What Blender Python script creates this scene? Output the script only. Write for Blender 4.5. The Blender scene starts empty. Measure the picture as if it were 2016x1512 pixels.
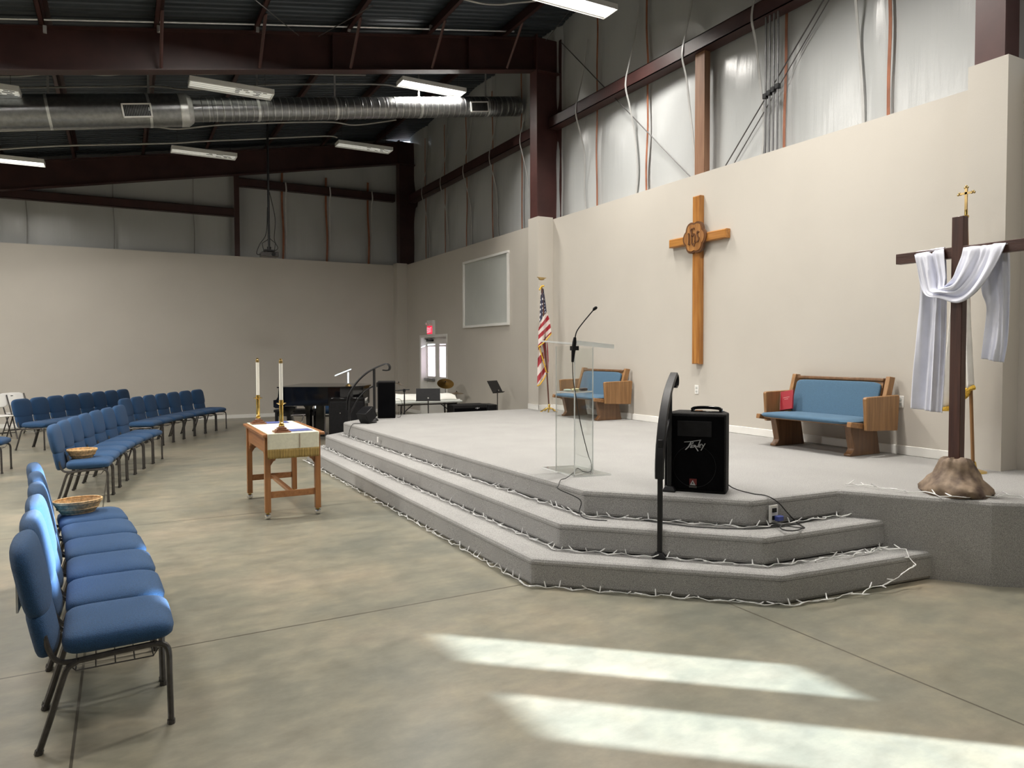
import bpy, math, random
from math import sin, cos, tan, atan, radians, pi, sqrt
from mathutils import Vector, Matrix

random.seed(7)
scn = bpy.context.scene
C = scn.collection

# ------------------------------------------------------------------ camera
FOC, CXP, CYP = 1407.0, 1008.0, 738.0
PITCH, YAW, ROLL, CH = radians(1.8), radians(28.6), radians(0.15), 1.58
fwd = Vector((sin(YAW)*cos(PITCH), cos(YAW)*cos(PITCH), -sin(PITCH)))
rt0 = Vector((cos(YAW), -sin(YAW), 0)); up0 = rt0.cross(fwd)
rgt = rt0*cos(ROLL) - up0*sin(ROLL); upv = rgt.cross(fwd)
cam = bpy.data.cameras.new('camera'); co = bpy.data.objects.new('camera', cam); C.objects.link(co)
cam.sensor_width = 36; cam.lens = FOC/2016*36; cam.shift_y = -18/2016; cam.clip_end = 200
M = Matrix((rgt, upv, -fwd)).transposed().to_4x4(); M.translation = (0, 0, CH); co.matrix_world = M
scn.camera = co

# where a line of sight meets a real plane of the room (used to read distances off the photograph)
def _ray(x, y): return fwd + rgt*((x-CXP)/FOC) - upv*((y-CYP)/FOC)
def on_x(x, y, X): d = _ray(x, y); return Vector((0, 0, CH)) + d*(X/d.x)
def on_y(x, y, Y): d = _ray(x, y); return Vector((0, 0, CH)) + d*(Y/d.y)
def on_z(x, y, Z): d = _ray(x, y); return Vector((0, 0, CH)) + d*((Z-CH)/d.z)

# ------------------------------------------------------------------ world, sun, exposure
w = bpy.data.worlds.new('world'); scn.world = w; w.use_nodes = True
bg = w.node_tree.nodes['Background']; bg.inputs[0].default_value = (0.80, 0.90, 1.0, 1); bg.inputs[1].default_value = 3.0
sl = bpy.data.lights.new('sun', 'SUN'); sl.energy = 42.0; sl.angle = radians(0.55); sl.color = (0.72, 0.86, 1.0)
so = bpy.data.objects.new('sun', sl); C.objects.link(so)
SD = Vector((-0.753, 0.658, -0.2886)).normalized()
so.rotation_euler = SD.to_track_quat('-Z', 'Y').to_euler(); so.location = (12, -8, 6)
scn.view_settings.view_transform = 'Standard'; scn.view_settings.look = 'None'
scn.view_settings.gamma = 1; scn.view_settings.use_curve_mapping = False
scn.view_settings.exposure = 0.0
LAMP_W = 105.0
scn.cycles.max_bounces = 8; scn.cycles.diffuse_bounces = 5; scn.cycles.glossy_bounces = 4
scn.cycles.transparent_max_bounces = 24; scn.cycles.use_denoising = True
scn.cycles.caustics_reflective = False; scn.cycles.caustics_refractive = False
scn.cycles.sample_clamp_indirect = 6

# ------------------------------------------------------------------ materials
def nt(name):
    m = bpy.data.materials.new(name); m.use_nodes = True
    t = m.node_tree; return m, t, t.nodes['Principled BSDF']
def N(t, kind, **kw):
    n = t.nodes.new(kind)
    for k, v in kw.items():
        if k in n.inputs: n.inputs[k].default_value = v
        else: setattr(n, k, v)
    return n
def mat(name, col, rough=0.5, metal=0.0, var=0.08, scale=6.0, bump=0.0, bscale=None, stretch=(1, 1, 1), col2=None,
        sheen=0.0, coat=0.0, spec=0.5, detail=4.0):
    m, t, b = nt(name)
    tc = N(t, 'ShaderNodeTexCoord'); mp = N(t, 'ShaderNodeMapping'); mp.inputs['Scale'].default_value = stretch
    t.links.new(tc.outputs['Object'], mp.inputs['Vector'])
    nz = N(t, 'ShaderNodeTexNoise'); nz.inputs['Scale'].default_value = scale; nz.inputs['Detail'].default_value = detail
    t.links.new(mp.outputs[0], nz.inputs['Vector'])
    rp = N(t, 'ShaderNodeValToRGB')
    c2 = col2 or tuple(min(1, c*(1+var)) for c in col); c1 = col if col2 else tuple(c*(1-var) for c in col)
    rp.color_ramp.elements[0].color = (*c1, 1); rp.color_ramp.elements[1].color = (*c2, 1)
    rp.color_ramp.elements[0].position = 0.35; rp.color_ramp.elements[1].position = 0.65
    t.links.new(nz.outputs['Fac'], rp.inputs[0]); t.links.new(rp.outputs[0], b.inputs['Base Color'])
    b.inputs['Roughness'].default_value = rough; b.inputs['Metallic'].default_value = metal
    b.inputs['Specular IOR Level'].default_value = spec
    if sheen: b.inputs['Sheen Weight'].default_value = sheen
    if coat: b.inputs['Coat Weight'].default_value = coat; b.inputs['Coat Roughness'].default_value = 0.1
    if bump:
        n2 = N(t, 'ShaderNodeTexNoise'); n2.inputs['Scale'].default_value = bscale or scale*4; n2.inputs['Detail'].default_value = 3
        t.links.new(mp.outputs[0], n2.inputs['Vector'])
        bp = N(t, 'ShaderNodeBump'); bp.inputs['Strength'].default_value = bump; bp.inputs['Distance'].default_value = 0.01
        t.links.new(n2.outputs['Fac'], bp.inputs['Height']); t.links.new(bp.outputs[0], b.inputs['Normal'])
    return m
def wood(name, c1, c2, axis=2, rough=0.4, scale=9):
    st = [14, 14, 14]; st[axis] = 0.9
    return mat(name, c1, rough, col2=c2, scale=scale/4, stretch=tuple(st), bump=0.15, detail=6, coat=0.15)
def emit(name, col, s):
    m, t, b = nt(name); b.inputs['Base Color'].default_value = (*col, 1)
    b.inputs['Emission Color'].default_value = (*col, 1); b.inputs['Emission Strength'].default_value = s; return m

M_wall = mat('painted_wall', (0.54, 0.507, 0.452), 0.55, var=0.02, scale=1.2, bump=0.05, bscale=90)
M_base = mat('white_trim', (0.84, 0.83, 0.79), 0.4, var=0.02)
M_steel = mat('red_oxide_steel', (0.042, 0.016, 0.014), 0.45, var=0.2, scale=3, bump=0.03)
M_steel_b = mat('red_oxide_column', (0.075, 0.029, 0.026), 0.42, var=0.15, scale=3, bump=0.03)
M_deck = mat('roof_deck_metal', (0.045, 0.055, 0.066), 0.5, metal=0.2, var=0.25, scale=1.0, stretch=(0.3, 6, 1))
M_galv = mat('galvanised_duct', (0.27, 0.275, 0.28), 0.33, metal=0.9, var=0.12, scale=18)
M_joint = mat('grey_tape', (0.26, 0.26, 0.25), 0.4, var=0.1)
M_cond = mat('conduit_steel', (0.20, 0.20, 0.205), 0.4, metal=0.6, var=0.1)
M_rod = mat('grey_rod', (0.07, 0.065, 0.065), 0.5)
M_galvl = mat('galvanised_bright', (0.66, 0.67, 0.66), 0.35, metal=0.7, var=0.1, scale=10)
M_strap = mat('white_strap', (0.45, 0.45, 0.44), 0.4, var=0.08)
M_cable = mat('grey_cable', (0.45, 0.45, 0.42), 0.5)
M_rust = mat('brown_strip', (0.30, 0.11, 0.055), 0.5, var=0.2, scale=5)
M_black = mat('black_plastic', (0.006, 0.006, 0.007), 0.45, var=0.3, scale=30, spec=0.25)
M_blackm = mat('black_metal', (0.010, 0.010, 0.011), 0.4, var=0.2, scale=20, spec=0.35)
M_lacq = mat('piano_lacquer', (0.004, 0.004, 0.005), 0.07, var=0.1)
M_tex = mat('textured_cabinet', (0.012, 0.0115, 0.0115), 0.7, var=0.4, scale=180, bump=0.6, bscale=220, spec=0.2)
M_grille = mat('speaker_grille', (0.002, 0.002, 0.0025), 0.8, var=0.4, scale=300, bump=0.3, bscale=400, spec=0.05)
M_white = mat('white_plastic', (0.80, 0.79, 0.76), 0.35, var=0.03)
M_ivory = mat('candle_wax', (0.85, 0.83, 0.76), 0.45, var=0.02)
M_brass = mat('polished_brass', (0.75, 0.52, 0.16), 0.18, metal=1.0, var=0.1, scale=12)
M_dkbrass = mat('aged_brass', (0.42, 0.30, 0.13), 0.3, metal=0.9, var=0.3, scale=8)
M_chrome = mat('chrome', (0.75, 0.74, 0.72), 0.12, metal=1.0, var=0.05)
M_frame = mat('gunmetal_chair_tube', (0.085, 0.08, 0.078), 0.33, metal=0.6, var=0.15, scale=30)
M_chair = mat('navy_blue_weave', (0.014, 0.062, 0.155), 0.85, var=0.28, scale=260, bump=0.5, bscale=300, sheen=0.08)
M_pewf = mat('sky_blue_weave', (0.062, 0.135, 0.215), 0.85, var=0.12, scale=180, bump=0.3, bscale=260, sheen=0.08)
M_oak = wood('oak_grain', (0.23, 0.115, 0.042), (0.36, 0.19, 0.075), 2)
M_oakh = wood('oak_grain_flat', (0.25, 0.12, 0.045), (0.34, 0.175, 0.07), 1)
M_dkoak = wood('dark_oak', (0.115, 0.055, 0.022), (0.19, 0.095, 0.04), 2)
M_cherry = wood('cherry_table', (0.26, 0.105, 0.035), (0.36, 0.16, 0.055), 2, 0.35)
M_cherryt = wood('cherry_top', (0.26, 0.105, 0.035), (0.36, 0.16, 0.06), 1, 0.35)
M_golden = wood('golden_oak', (0.30, 0.115, 0.024), (0.46, 0.21, 0.05), 2, 0.35)
M_goldenh = wood('golden_oak_cross', (0.30, 0.115, 0.024), (0.46, 0.21, 0.05), 1, 0.35)
M_carved = wood('carved_oak', (0.24, 0.10, 0.028), (0.42, 0.20, 0.06), 2, 0.4)
M_carvedd = mat('carved_dark', (0.12, 0.05, 0.018), 0.45, var=0.2)
M_darkw = wood('stained_timber', (0.050, 0.018, 0.012), (0.085, 0.032, 0.02), 2, 0.5)
M_cloth = mat('cream_cloth', (0.66, 0.64, 0.50), 0.85, var=0.04, scale=40, bump=0.15)
M_whitec = mat('white_satin', (0.80, 0.82, 0.93), 0.42, var=0.04, scale=8, bump=0.05, sheen=0.3)
M_gold = mat('gold_fringe', (0.75, 0.46, 0.05), 0.6, var=0.35, scale=120, bump=0.6, bscale=160)
M_fr2 = mat('old_gold_fringe', (0.36, 0.245, 0.075), 0.7, var=0.3, scale=6, stretch=(30, 30, 1), bump=0.8, bscale=12)
M_wick = mat('wicker', (0.60, 0.39, 0.18), 0.55, var=0.3, scale=50, bump=0.4, bscale=90)
M_rock = mat('painted_rock', (0.07, 0.042, 0.03), 0.7, col2=(0.30, 0.22, 0.15), scale=9, bump=0.5, bscale=16)
M_bluev = mat('blue_cover', (0.05, 0.07, 0.26), 0.5)
M_red = mat('red_cover', (0.30, 0.012, 0.022), 0.5, var=0.1)
M_wire = mat('white_wire', (0.80, 0.80, 0.78), 0.45)
M_bulb = mat('clear_bulb', (0.85, 0.85, 0.84), 0.15, var=0.02)
M_cabk = mat('black_cable', (0.012, 0.012, 0.012), 0.5)
M_board = mat('panel_grey', (0.50, 0.52, 0.49), 0.5, var=0.03, scale=2)
M_gold2 = mat('cymbal_bronze', (0.55, 0.33, 0.10), 0.28, metal=1.0, var=0.15, scale=4)
M_grlog = mat('logo_grey', (0.36, 0.36, 0.37), 0.4)
M_rlog = mat('logo_red', (0.11, 0.006, 0.006), 0.5)
M_pinkw = mat('pink_render', (0.80, 0.66, 0.64), 0.8, var=0.03)
M_tube = emit('unlit_tube_added_glow', (0.85, 0.85, 0.78), 0.5)  # faint glow added to tubes that are switched off
M_refl = mat('fixture_reflector', (0.82, 0.82, 0.80), 0.3, metal=0.0, var=0.03)
M_lit = emit('lit_tube', (1.0, 0.95, 0.88), 6.0)
M_litl = emit('lit_lamp_bar', (1.0, 0.95, 0.88), 1.3)
M_exit = emit('exit_red', (1.0, 0.02, 0.06), 1.1)
M_exitl = emit('exit_letters', (1.0, 0.30, 0.36), 1.6)

# insulation vinyl: vertical wrinkles
def vinyl():
    m, t, b = nt('insulation_vinyl')
    b.inputs['Base Color'].default_value = (0.49, 0.505, 0.505, 1); b.inputs['Roughness'].default_value = 0.25
    b.inputs['Metallic'].default_value = 0.0
    tc = N(t, 'ShaderNodeTexCoord'); mp = N(t, 'ShaderNodeMapping'); mp.inputs['Scale'].default_value = (9, 9, 0.5)
    t.links.new(tc.outputs['Object'], mp.inputs[0])
    nz = N(t, 'ShaderNodeTexNoise'); nz.inputs['Scale'].default_value = 1.0; nz.inputs['Detail'].default_value = 5
    t.links.new(mp.outputs[0], nz.inputs['Vector'])
    bp = N(t, 'ShaderNodeBump'); bp.inputs['Strength'].default_value = 0.38; bp.inputs['Distance'].default_value = 0.02
    t.links.new(nz.outputs['Fac'], bp.inputs['Height'])
    # fine woven scrim
    wv = N(t, 'ShaderNodeTexNoise'); wv.inputs['Scale'].default_value = 120
    t.links.new(tc.outputs['Object'], wv.inputs['Vector'])
    b2 = N(t, 'ShaderNodeBump'); b2.inputs['Strength'].default_value = 0.08; b2.inputs['Distance'].default_value = 0.01
    t.links.new(wv.outputs['Fac'], b2.inputs['Height']); t.links.new(bp.outputs[0], b2.inputs['Normal'])
    t.links.new(b2.outputs[0], b.inputs['Normal'])
    return m
M_vinyl = vinyl()

def concrete():
    m, t, b = nt('polished_concrete')
    tc = N(t, 'ShaderNodeTexCoord')
    def noise(sc, det, ro, st=(1, 1, 1)):
        mp = N(t, 'ShaderNodeMapping'); mp.inputs['Scale'].default_value = st; t.links.new(tc.outputs['Object'], mp.inputs[0])
        n = N(t, 'ShaderNodeTexNoise'); n.inputs['Scale'].default_value = sc; n.inputs['Detail'].default_value = det; n.inputs['Roughness'].default_value = ro
        t.links.new(mp.outputs[0], n.inputs['Vector']); return n
    n1 = noise(0.75, 5, 0.6, (1.0, 1.5, 1)); n2 = noise(4.5, 7, 0.68, (1.0, 1.6, 1)); n3 = noise(1.9, 6, 0.65, (1.3, 0.8, 1))
    def ramp(src, stops):
        r = N(t, 'ShaderNodeValToRGB'); e = r.color_ramp.elements
        e[0].position = stops[0][0]; e[0].color = (*stops[0][1], 1); e[1].position = stops[-1][0]; e[1].color = (*stops[-1][1], 1)
        for p_, c_ in stops[1:-1]: q_ = e.new(p_); q_.color = (*c_, 1)
        t.links.new(src.outputs['Fac'], r.inputs[0]); return r
    r1 = ramp(n1, [(0.30, (0.170, 0.170, 0.140)), (0.50, (0.228, 0.216, 0.168)), (0.70, (0.300, 0.262, 0.200))])
    r2 = ramp(n2, [(0.30, (0.80, 0.80, 0.79)), (0.5, (0.99, 0.99, 0.98)), (0.70, (1.24, 1.21, 1.15))])
    r3 = ramp(n3, [(0.30, (0.90, 0.92, 0.92)), (0.5, (1, 1, 1)), (0.70, (1.10, 1.06, 1.0))])
    mx0 = N(t, 'ShaderNodeMix', data_type='RGBA', blend_type='MULTIPLY'); mx0.inputs[0].default_value = 1
    t.links.new(r1.outputs[0], mx0.inputs[6]); t.links.new(r3.outputs[0], mx0.inputs[7])
    mx = N(t, 'ShaderNodeMix', data_type='RGBA', blend_type='MULTIPLY'); mx.inputs[0].default_value = 1
    t.links.new(mx0.outputs[2], mx.inputs[6]); t.links.new(r2.outputs[0], mx.inputs[7])
    # saw-cut joints
    sp = N(t, 'ShaderNodeSeparateXYZ'); t.links.new(tc.outputs['Object'], sp.inputs[0])
    prev = None
    for ax, vals in ((1, (4.2, 7.38, 10.55, 13.7)), (0, (3.32, -0.2, -3.5))):
        for v in vals:
            s = N(t, 'ShaderNodeMath', operation='SUBTRACT'); s.inputs[1].default_value = v; t.links.new(sp.outputs[ax], s.inputs[0])
            a = N(t, 'ShaderNodeMath', operation='ABSOLUTE'); t.links.new(s.outputs[0], a.inputs[0])
            l = N(t, 'ShaderNodeMath', operation='LESS_THAN'); l.inputs[1].default_value = 0.006; t.links.new(a.outputs[0], l.inputs[0])
            if prev is None: prev = l
            else:
                x = N(t, 'ShaderNodeMath', operation='MAXIMUM'); t.links.new(prev.outputs[0], x.inputs[0]); t.links.new(l.outputs[0], x.inputs[1]); prev = x
    m3 = N(t, 'ShaderNodeMix', data_type='RGBA'); t.links.new(prev.outputs[0], m3.inputs[0])
    t.links.new(mx.outputs[2], m3.inputs[6]); m3.inputs[7].default_value = (0.085, 0.075, 0.055, 1)
    t.links.new(m3.outputs[2], b.inputs['Base Color'])
    rr = N(t, 'ShaderNodeMapRange'); rr.inputs[3].default_value = 0.285; rr.inputs[4].default_value = 0.34
    t.links.new(n2.outputs['Fac'], rr.inputs[0]); t.links.new(rr.outputs[0], b.inputs['Roughness'])
    return m
M_floor = concrete()

def carpet():
    m, t, b = nt('grey_fleck_carpet')
    tc = N(t, 'ShaderNodeTexCoord')
    n1 = N(t, 'ShaderNodeTexNoise'); n1.inputs['Scale'].default_value = 230; n1.inputs['Detail'].default_value = 2
    n2 = N(t, 'ShaderNodeTexNoise'); n2.inputs['Scale'].default_value = 2.2; n2.inputs['Detail'].default_value = 4
    for n in (n1, n2): t.links.new(tc.outputs['Object'], n.inputs['Vector'])
    r = N(t, 'ShaderNodeValToRGB'); e = r.color_ramp.elements
    e[0].position = 0.34; e[0].color = (0.23, 0.227, 0.222, 1); e[1].position = 0.66; e[1].color = (0.46, 0.452, 0.435, 1)
    t.links.new(n1.outputs['Fac'], r.inputs[0])
    mr = N(t, 'ShaderNodeMapRange'); mr.inputs[3].default_value = 0.88; mr.inputs[4].default_value = 1.1; t.links.new(n2.outputs['Fac'], mr.inputs[0])
    mx = N(t, 'ShaderNodeVectorMath', operation='SCALE'); t.links.new(r.outputs[0], mx.inputs[0]); t.links.new(mr.outputs[0], mx.inputs['Scale'])
    t.links.new(mx.outputs[0], b.inputs['Base Color']); b.inputs['Roughness'].default_value = 0.95
    b.inputs['Specular IOR Level'].default_value = 0.1
    bp = N(t, 'ShaderNodeBump'); bp.inputs['Strength'].default_value = 0.6; bp.inputs['Distance'].default_value = 0.004
    t.links.new(n1.outputs['Fac'], bp.inputs['Height']); t.links.new(bp.outputs[0], b.inputs['Normal'])
    return m
M_carpet = carpet()
M_carpd = mat('carpet_seam', (0.10, 0.095, 0.09), 0.95, var=0.2, scale=60)

def acrylic(name, tint, gloss):
    m = bpy.data.materials.new(name); m.use_nodes = True; t = m.node_tree; t.nodes.clear()
    o = t.nodes.new('ShaderNodeOutputMaterial'); tr = N(t, 'ShaderNodeBsdfTransparent'); tr.inputs[0].default_value = (*tint, 1)
    g = N(t, 'ShaderNodeBsdfGlossy'); g.inputs['Roughness'].default_value = 0.03
    fr = N(t, 'ShaderNodeLayerWeight'); fr.inputs[0].default_value = 0.5      # Schlick-like falloff, same on both sides of the sheet
    pw = N(t, 'ShaderNodeMath', operation='POWER'); pw.inputs[1].default_value = 4.5; t.links.new(fr.outputs['Facing'], pw.inputs[0])
    ml = N(t, 'ShaderNodeMath', operation='MULTIPLY_ADD'); ml.inputs[1].default_value = 0.6; ml.inputs[2].default_value = 0.035+gloss
    t.links.new(pw.outputs[0], ml.inputs[0])
    mx = t.nodes.new('ShaderNodeMixShader'); t.links.new(ml.outputs[0], mx.inputs[0]); t.links.new(tr.outputs[0], mx.inputs[1]); t.links.new(g.outputs[0], mx.inputs[2])
    t.links.new(mx.outputs[0], o.inputs[0]); return m
M_acr = acrylic('clear_acrylic', (0.97, 0.98, 0.975), 0.01)
M_acre = mat('acrylic_edge', (0.92, 0.94, 0.92), 0.2, var=0.03)
M_acre.node_tree.nodes['Principled BSDF'].inputs['Alpha'].default_value = 0.75
def film():
    m = bpy.data.materials.new('added_frosted_film'); m.use_nodes = True; t = m.node_tree; t.nodes.clear()
    o = t.nodes.new('ShaderNodeOutputMaterial'); tl = N(t, 'ShaderNodeBsdfTranslucent'); tr = N(t, 'ShaderNodeBsdfTransparent'); tr.inputs[0].default_value = (0.5, 0.46, 0.46, 1)
    nz = N(t, 'ShaderNodeTexNoise'); nz.inputs['Scale'].default_value = 3; rp = N(t, 'ShaderNodeMix', data_type='RGBA')
    rp.inputs[6].default_value = (0.44, 0.36, 0.37, 1); rp.inputs[7].default_value = (0.56, 0.48, 0.48, 1)
    t.links.new(nz.outputs['Fac'], rp.inputs[0]); t.links.new(rp.outputs[2], tl.inputs[0])
    t.links.new(tl.outputs[0], o.inputs[0]); return m
M_film = film()
M_glass = acrylic('window_glass', (0.96, 0.97, 0.97), 0.0)

# ------------------------------------------------------------------ mesh builder
class MB:
    def __init__(s): s.v = []; s.f = []; s.mi = []; s.cur = 0; s.uv = {}
    def add(s, vs, fs):
        k = len(s.v); s.v += [tuple(p) for p in vs]
        for f in fs: s.f.append(tuple(i+k for i in f)); s.mi.append(s.cur)
        return k
    def box(s, x0, x1, y0, y1, z0, z1, mx=None):
        vs = [(x, y, z) for x in (x0, x1) for y in (y0, y1) for z in (z0, z1)]
        if mx is not None: vs = [tuple(mx @ Vector(p)) for p in vs]
        s.add(vs, [(0, 1, 3, 2), (4, 6, 7, 5), (0, 4, 5, 1), (2, 3, 7, 6), (0, 2, 6, 4), (1, 5, 7, 3)]); return s
    def hexa(s, b4, t4):
        s.add(list(b4)+list(t4), [(3, 2, 1, 0), (4, 5, 6, 7)] + [(i, (i+1) % 4, 4+(i+1) % 4, 4+i) for i in range(4)]); return s
    def prism(s, poly, fn0, fn1):
        n = len(poly); vs = [fn0(p) for p in poly]+[fn1(p) for p in poly]
        s.add(vs, [tuple(range(n))[::-1], tuple(range(n, 2*n))]+[(i, (i+1) % n, n+(i+1) % n, n+i) for i in range(n)]); return s
    def tube(s, pts, r, seg=8, closed=False, cap=True, squash=None):
        P = [Vector(p) for p in pts]; n = len(P); rings = []; last = None
        rr = r if isinstance(r, (list, tuple)) else [r]*n
        for i in range(n):
            if closed: t = (P[(i+1) % n]-P[i-1])
            else: t = P[min(i+1, n-1)]-P[max(i-1, 0)]
            t.normalize()
            if last is None:
                a = Vector((0, 0, 1)) if abs(t.z) < 0.9 else Vector((1, 0, 0))
                u = t.cross(a).normalized()
            else:
                u = (last - t*last.dot(t)); u = u.normalized() if u.length > 1e-6 else t.orthogonal().normalized()
            last = u; v = t.cross(u)
            rings.append([P[i]+u*cos(2*pi*k/seg)*rr[i]+v*sin(2*pi*k/seg)*rr[i] for k in range(seg)])
        vs = [p for ring in rings for p in ring]; fs = []
        m = n if closed else n-1
        for i in range(m):
            for k in range(seg):
                a = i*seg+k; b = i*seg+(k+1) % seg; c = ((i+1) % n)*seg+(k+1) % seg; d = ((i+1) % n)*seg+k
                fs.append((a, b, c, d))
        if cap and not closed: fs += [tuple(range(seg))[::-1], tuple(range((n-1)*seg, n*seg))]
        s.add(vs, fs); return s
    def lathe(s, prof, seg=24, o=(0, 0, 0), sx=1, sy=1, fn=None):
        vs = []; n = len(prof)
        for (r, z) in prof:
            for k in range(seg):
                a = 2*pi*k/seg; q = fn(r, z, a) if fn else (r*cos(a), r*sin(a), z)
                vs.append((o[0]+q[0]*sx, o[1]+q[1]*sy, o[2]+q[2]))
        fs = [(i*seg+k, i*seg+(k+1) % seg, (i+1)*seg+(k+1) % seg, (i+1)*seg+k) for i in range(n-1) for k in range(seg)]
        if prof[0][0] > 1e-5: fs.append(tuple(range(seg))[::-1])
        if prof[-1][0] > 1e-5: fs.append(tuple(range((n-1)*seg, n*seg)))
        s.add(vs, fs); return s
    def pad(s, c, d, nx=5.0, nz=2.6, seg=28, rings=10, mx=None, fn=None):   # rounded cushion
        def se(w, m): return math.copysign(abs(w)**(2.0/m), w)
        vs = []
        for i in range(rings+1):
            ph = -pi/2+pi*i/rings
            for k in range(seg):
                th = 2*pi*k/seg
                p = Vector((se(cos(ph), nz)*se(cos(th), nx)*d[0]/2, se(cos(ph), nz)*se(sin(th), nx)*d[1]/2, se(sin(ph), nz)*d[2]/2))
                if fn: p = Vector(fn(p))
                p = p+Vector(c)
                if mx is not None: p = mx @ p
                vs.append(tuple(p))
        fs = [(i*seg+k, i*seg+(k+1) % seg, (i+1)*seg+(k+1) % seg, (i+1)*seg+k) for i in range(rings) for k in range(seg)]
        s.add(vs, fs); return s
    def grid(s, fn, nu, nv, thick=0.0, nrm=None, uvfn=None):
        P = [[Vector(fn(i/nu, j/nv)) for j in range(nv+1)] for i in range(nu+1)]
        k = len(s.v)
        vs = [p for row in P for p in row]
        fs = [(i*(nv+1)+j, (i+1)*(nv+1)+j, (i+1)*(nv+1)+j+1, i*(nv+1)+j+1) for i in range(nu) for j in range(nv)]
        s.add(vs, fs)
        if uvfn:
            for i in range(nu+1):
                for j in range(nv+1): s.uv[k+i*(nv+1)+j] = uvfn(i/nu, j/nv)
        return s
    def obj(s, name, m, parent=None, smooth=40, bev=0, loc=None, solid=0, sub=0):
        me = bpy.data.meshes.new(name); me.from_pydata(s.v, [], s.f); me.update()
        ms = m if isinstance(m, (list, tuple)) else [m]
        for q in ms: me.materials.append(q)
        if len(ms) > 1:
            for p, i in zip(me.polygons, s.mi): p.material_index = i
        if s.uv:
            ul = me.uv_layers.new(name='UVMap')
            for lp in me.loops: ul.data[lp.index].uv = s.uv.get(lp.vertex_index, (0, 0))
        import bmesh
        b = bmesh.new(); b.from_mesh(me)
        bmesh.ops.remove_doubles(b, verts=b.verts, dist=1e-5)
        if not solid: bmesh.ops.recalc_face_normals(b, faces=b.faces)
        b.to_mesh(me); b.free()
        if smooth:
            me.shade_smooth(); me.set_sharp_from_angle(angle=radians(smooth))
        o = bpy.data.objects.new(name, me); C.objects.link(o)
        if loc: o.location = loc
        if parent: o.parent = parent
        if solid:
            sm = o.modifiers.new('solid', 'SOLIDIFY'); sm.thickness = solid; sm.offset = 0
        if bev:
            bm = o.modifiers.new('bevel', 'BEVEL'); bm.width = bev; bm.segments = 2; bm.limit_method = 'ANGLE'; bm.angle_limit = radians(35)
        if sub:
            sb = o.modifiers.new('sub', 'SUBSURF'); sb.levels = sub; sb.render_levels = sub
        return o
def thing(name, label, cat, loc=(0, 0, 0), rz=0.0, group=None):
    o = bpy.data.objects.new(name, None); C.objects.link(o); o.empty_display_size = 0.1
    o.location = loc; o.rotation_euler = (0, 0, rz); return tag(o, label, cat, group)
def tag(o, label, cat, group=None):
    o['label'] = label; o['category'] = cat
    if group: o['group'] = group
    return o
def struct(o): o['kind'] = 'structure'; return o
def dup(root, loc=None, rz=None, label=None, group=None):
    r = root.copy(); C.objects.link(r)
    if loc is not None: r.location = loc
    if rz is not None: r.rotation_euler = (0, 0, rz)
    if label: r['label'] = label
    if group: r['group'] = group
    for ch in list(root.children):
        c = ch.copy(); C.objects.link(c); c.parent = r
        for g in list(ch.children):
            d = g.copy(); C.objects.link(d); d.parent = c
    return r
def bez(pts, n=8):      # smooth curve through points
    P = [Vector(p) for p in pts]; out = []
    for i in range(len(P)-1):
        a = P[max(i-1, 0)]; b = P[i]; c = P[i+1]; d = P[min(i+2, len(P)-1)]
        for k in range(n):
            t = k/n
            out.append(0.5*((2*b)+(c-a)*t+(2*a-5*b+4*c-d)*t*t+(3*b-a-3*c+d)*t**3))
    out.append(P[-1]); return out
ORD = ['nearest', 'second', 'third', 'fourth', 'fifth', 'sixth', 'seventh', 'farthest']

# ================================================================== SETTING
XW, YB, WH, ZS = 6.7, 18.4, 3.92, 0.57
XL, YF = -9.0, -6.0
def zr(x): return 6.13+0.185*x        # underside of the roof deck
def zt(x): return 5.927+0.185*x       # top of the rafters
struct(MB().box(XL, 7.2, YF, 18.9, -0.1, 0).obj('floor', M_floor, smooth=0))
# lower painted walls
DY0, DY1, DZ = 15.52, 17.14, 1.97
b = MB(); b.box(XW, 7.05, 2.0, DY0, 0, WH); b.box(XW, 7.05, DY1, 18.7, 0, WH); b.box(XW, 7.05, DY0, DY1, DZ, WH)
# part behind the camera with the entrance glass and added high openings shaped to sun the chairs
XA, XB = 6.85, 6.9
def wall_with_holes(mb, y0, y1, z0, z1, holes):
    ys = sorted({y0, y1, *[h[0] for h in holes], *[h[1] for h in holes]}); zs = sorted({z0, z1, *[h[2] for h in holes], *[h[3] for h in holes]})
    for i in range(len(ys)-1):
        for j in range(len(zs)-1):
            cy, cz = (ys[i]+ys[i+1])/2, (zs[j]+zs[j+1])/2
            if any(h[0] < cy < h[1] and h[2] < cz < h[3] for h in holes): continue
            mb.box(XA, XB, ys[i], ys[i+1], zs[j], zs[j+1])
holes = [(-1.42, -0.97, 1.50, 2.06), (-1.125, -1.09, 0.9, 1.50), (-2.26, -1.77, 0.9, 2.06),  # entrance glass sized from its floor patches; narrow slit added for one streak
         (-2.45, -1.75, 3.24, 3.66), (-1.50, -1.22, 3.24, 3.66), (-1.05, -0.62, 3.24, 3.66), (-2.3, -2.05, 2.93, 3.02), (-1.35, -1.1, 2.93, 3.02)]  # high openings added to put sunlight on chair backs and seat edges
wall_with_holes(b, YF, 2.0, 0, 8.0, holes)
struct(b.obj('wall_right', M_wall, smooth=0))
struct(MB().box(XL, XW, YB, 18.7, 0, WH).obj('wall_back', M_wall, smooth=0))
struct(MB().box(XL-0.2, XL, YF, 18.9, 0, 8).obj('wall_left', M_wall, smooth=0))
struct(MB().box(XL, 7.2, YF-0.2, YF, 0, 8).obj('wall_front', M_wall, smooth=0))
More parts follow.
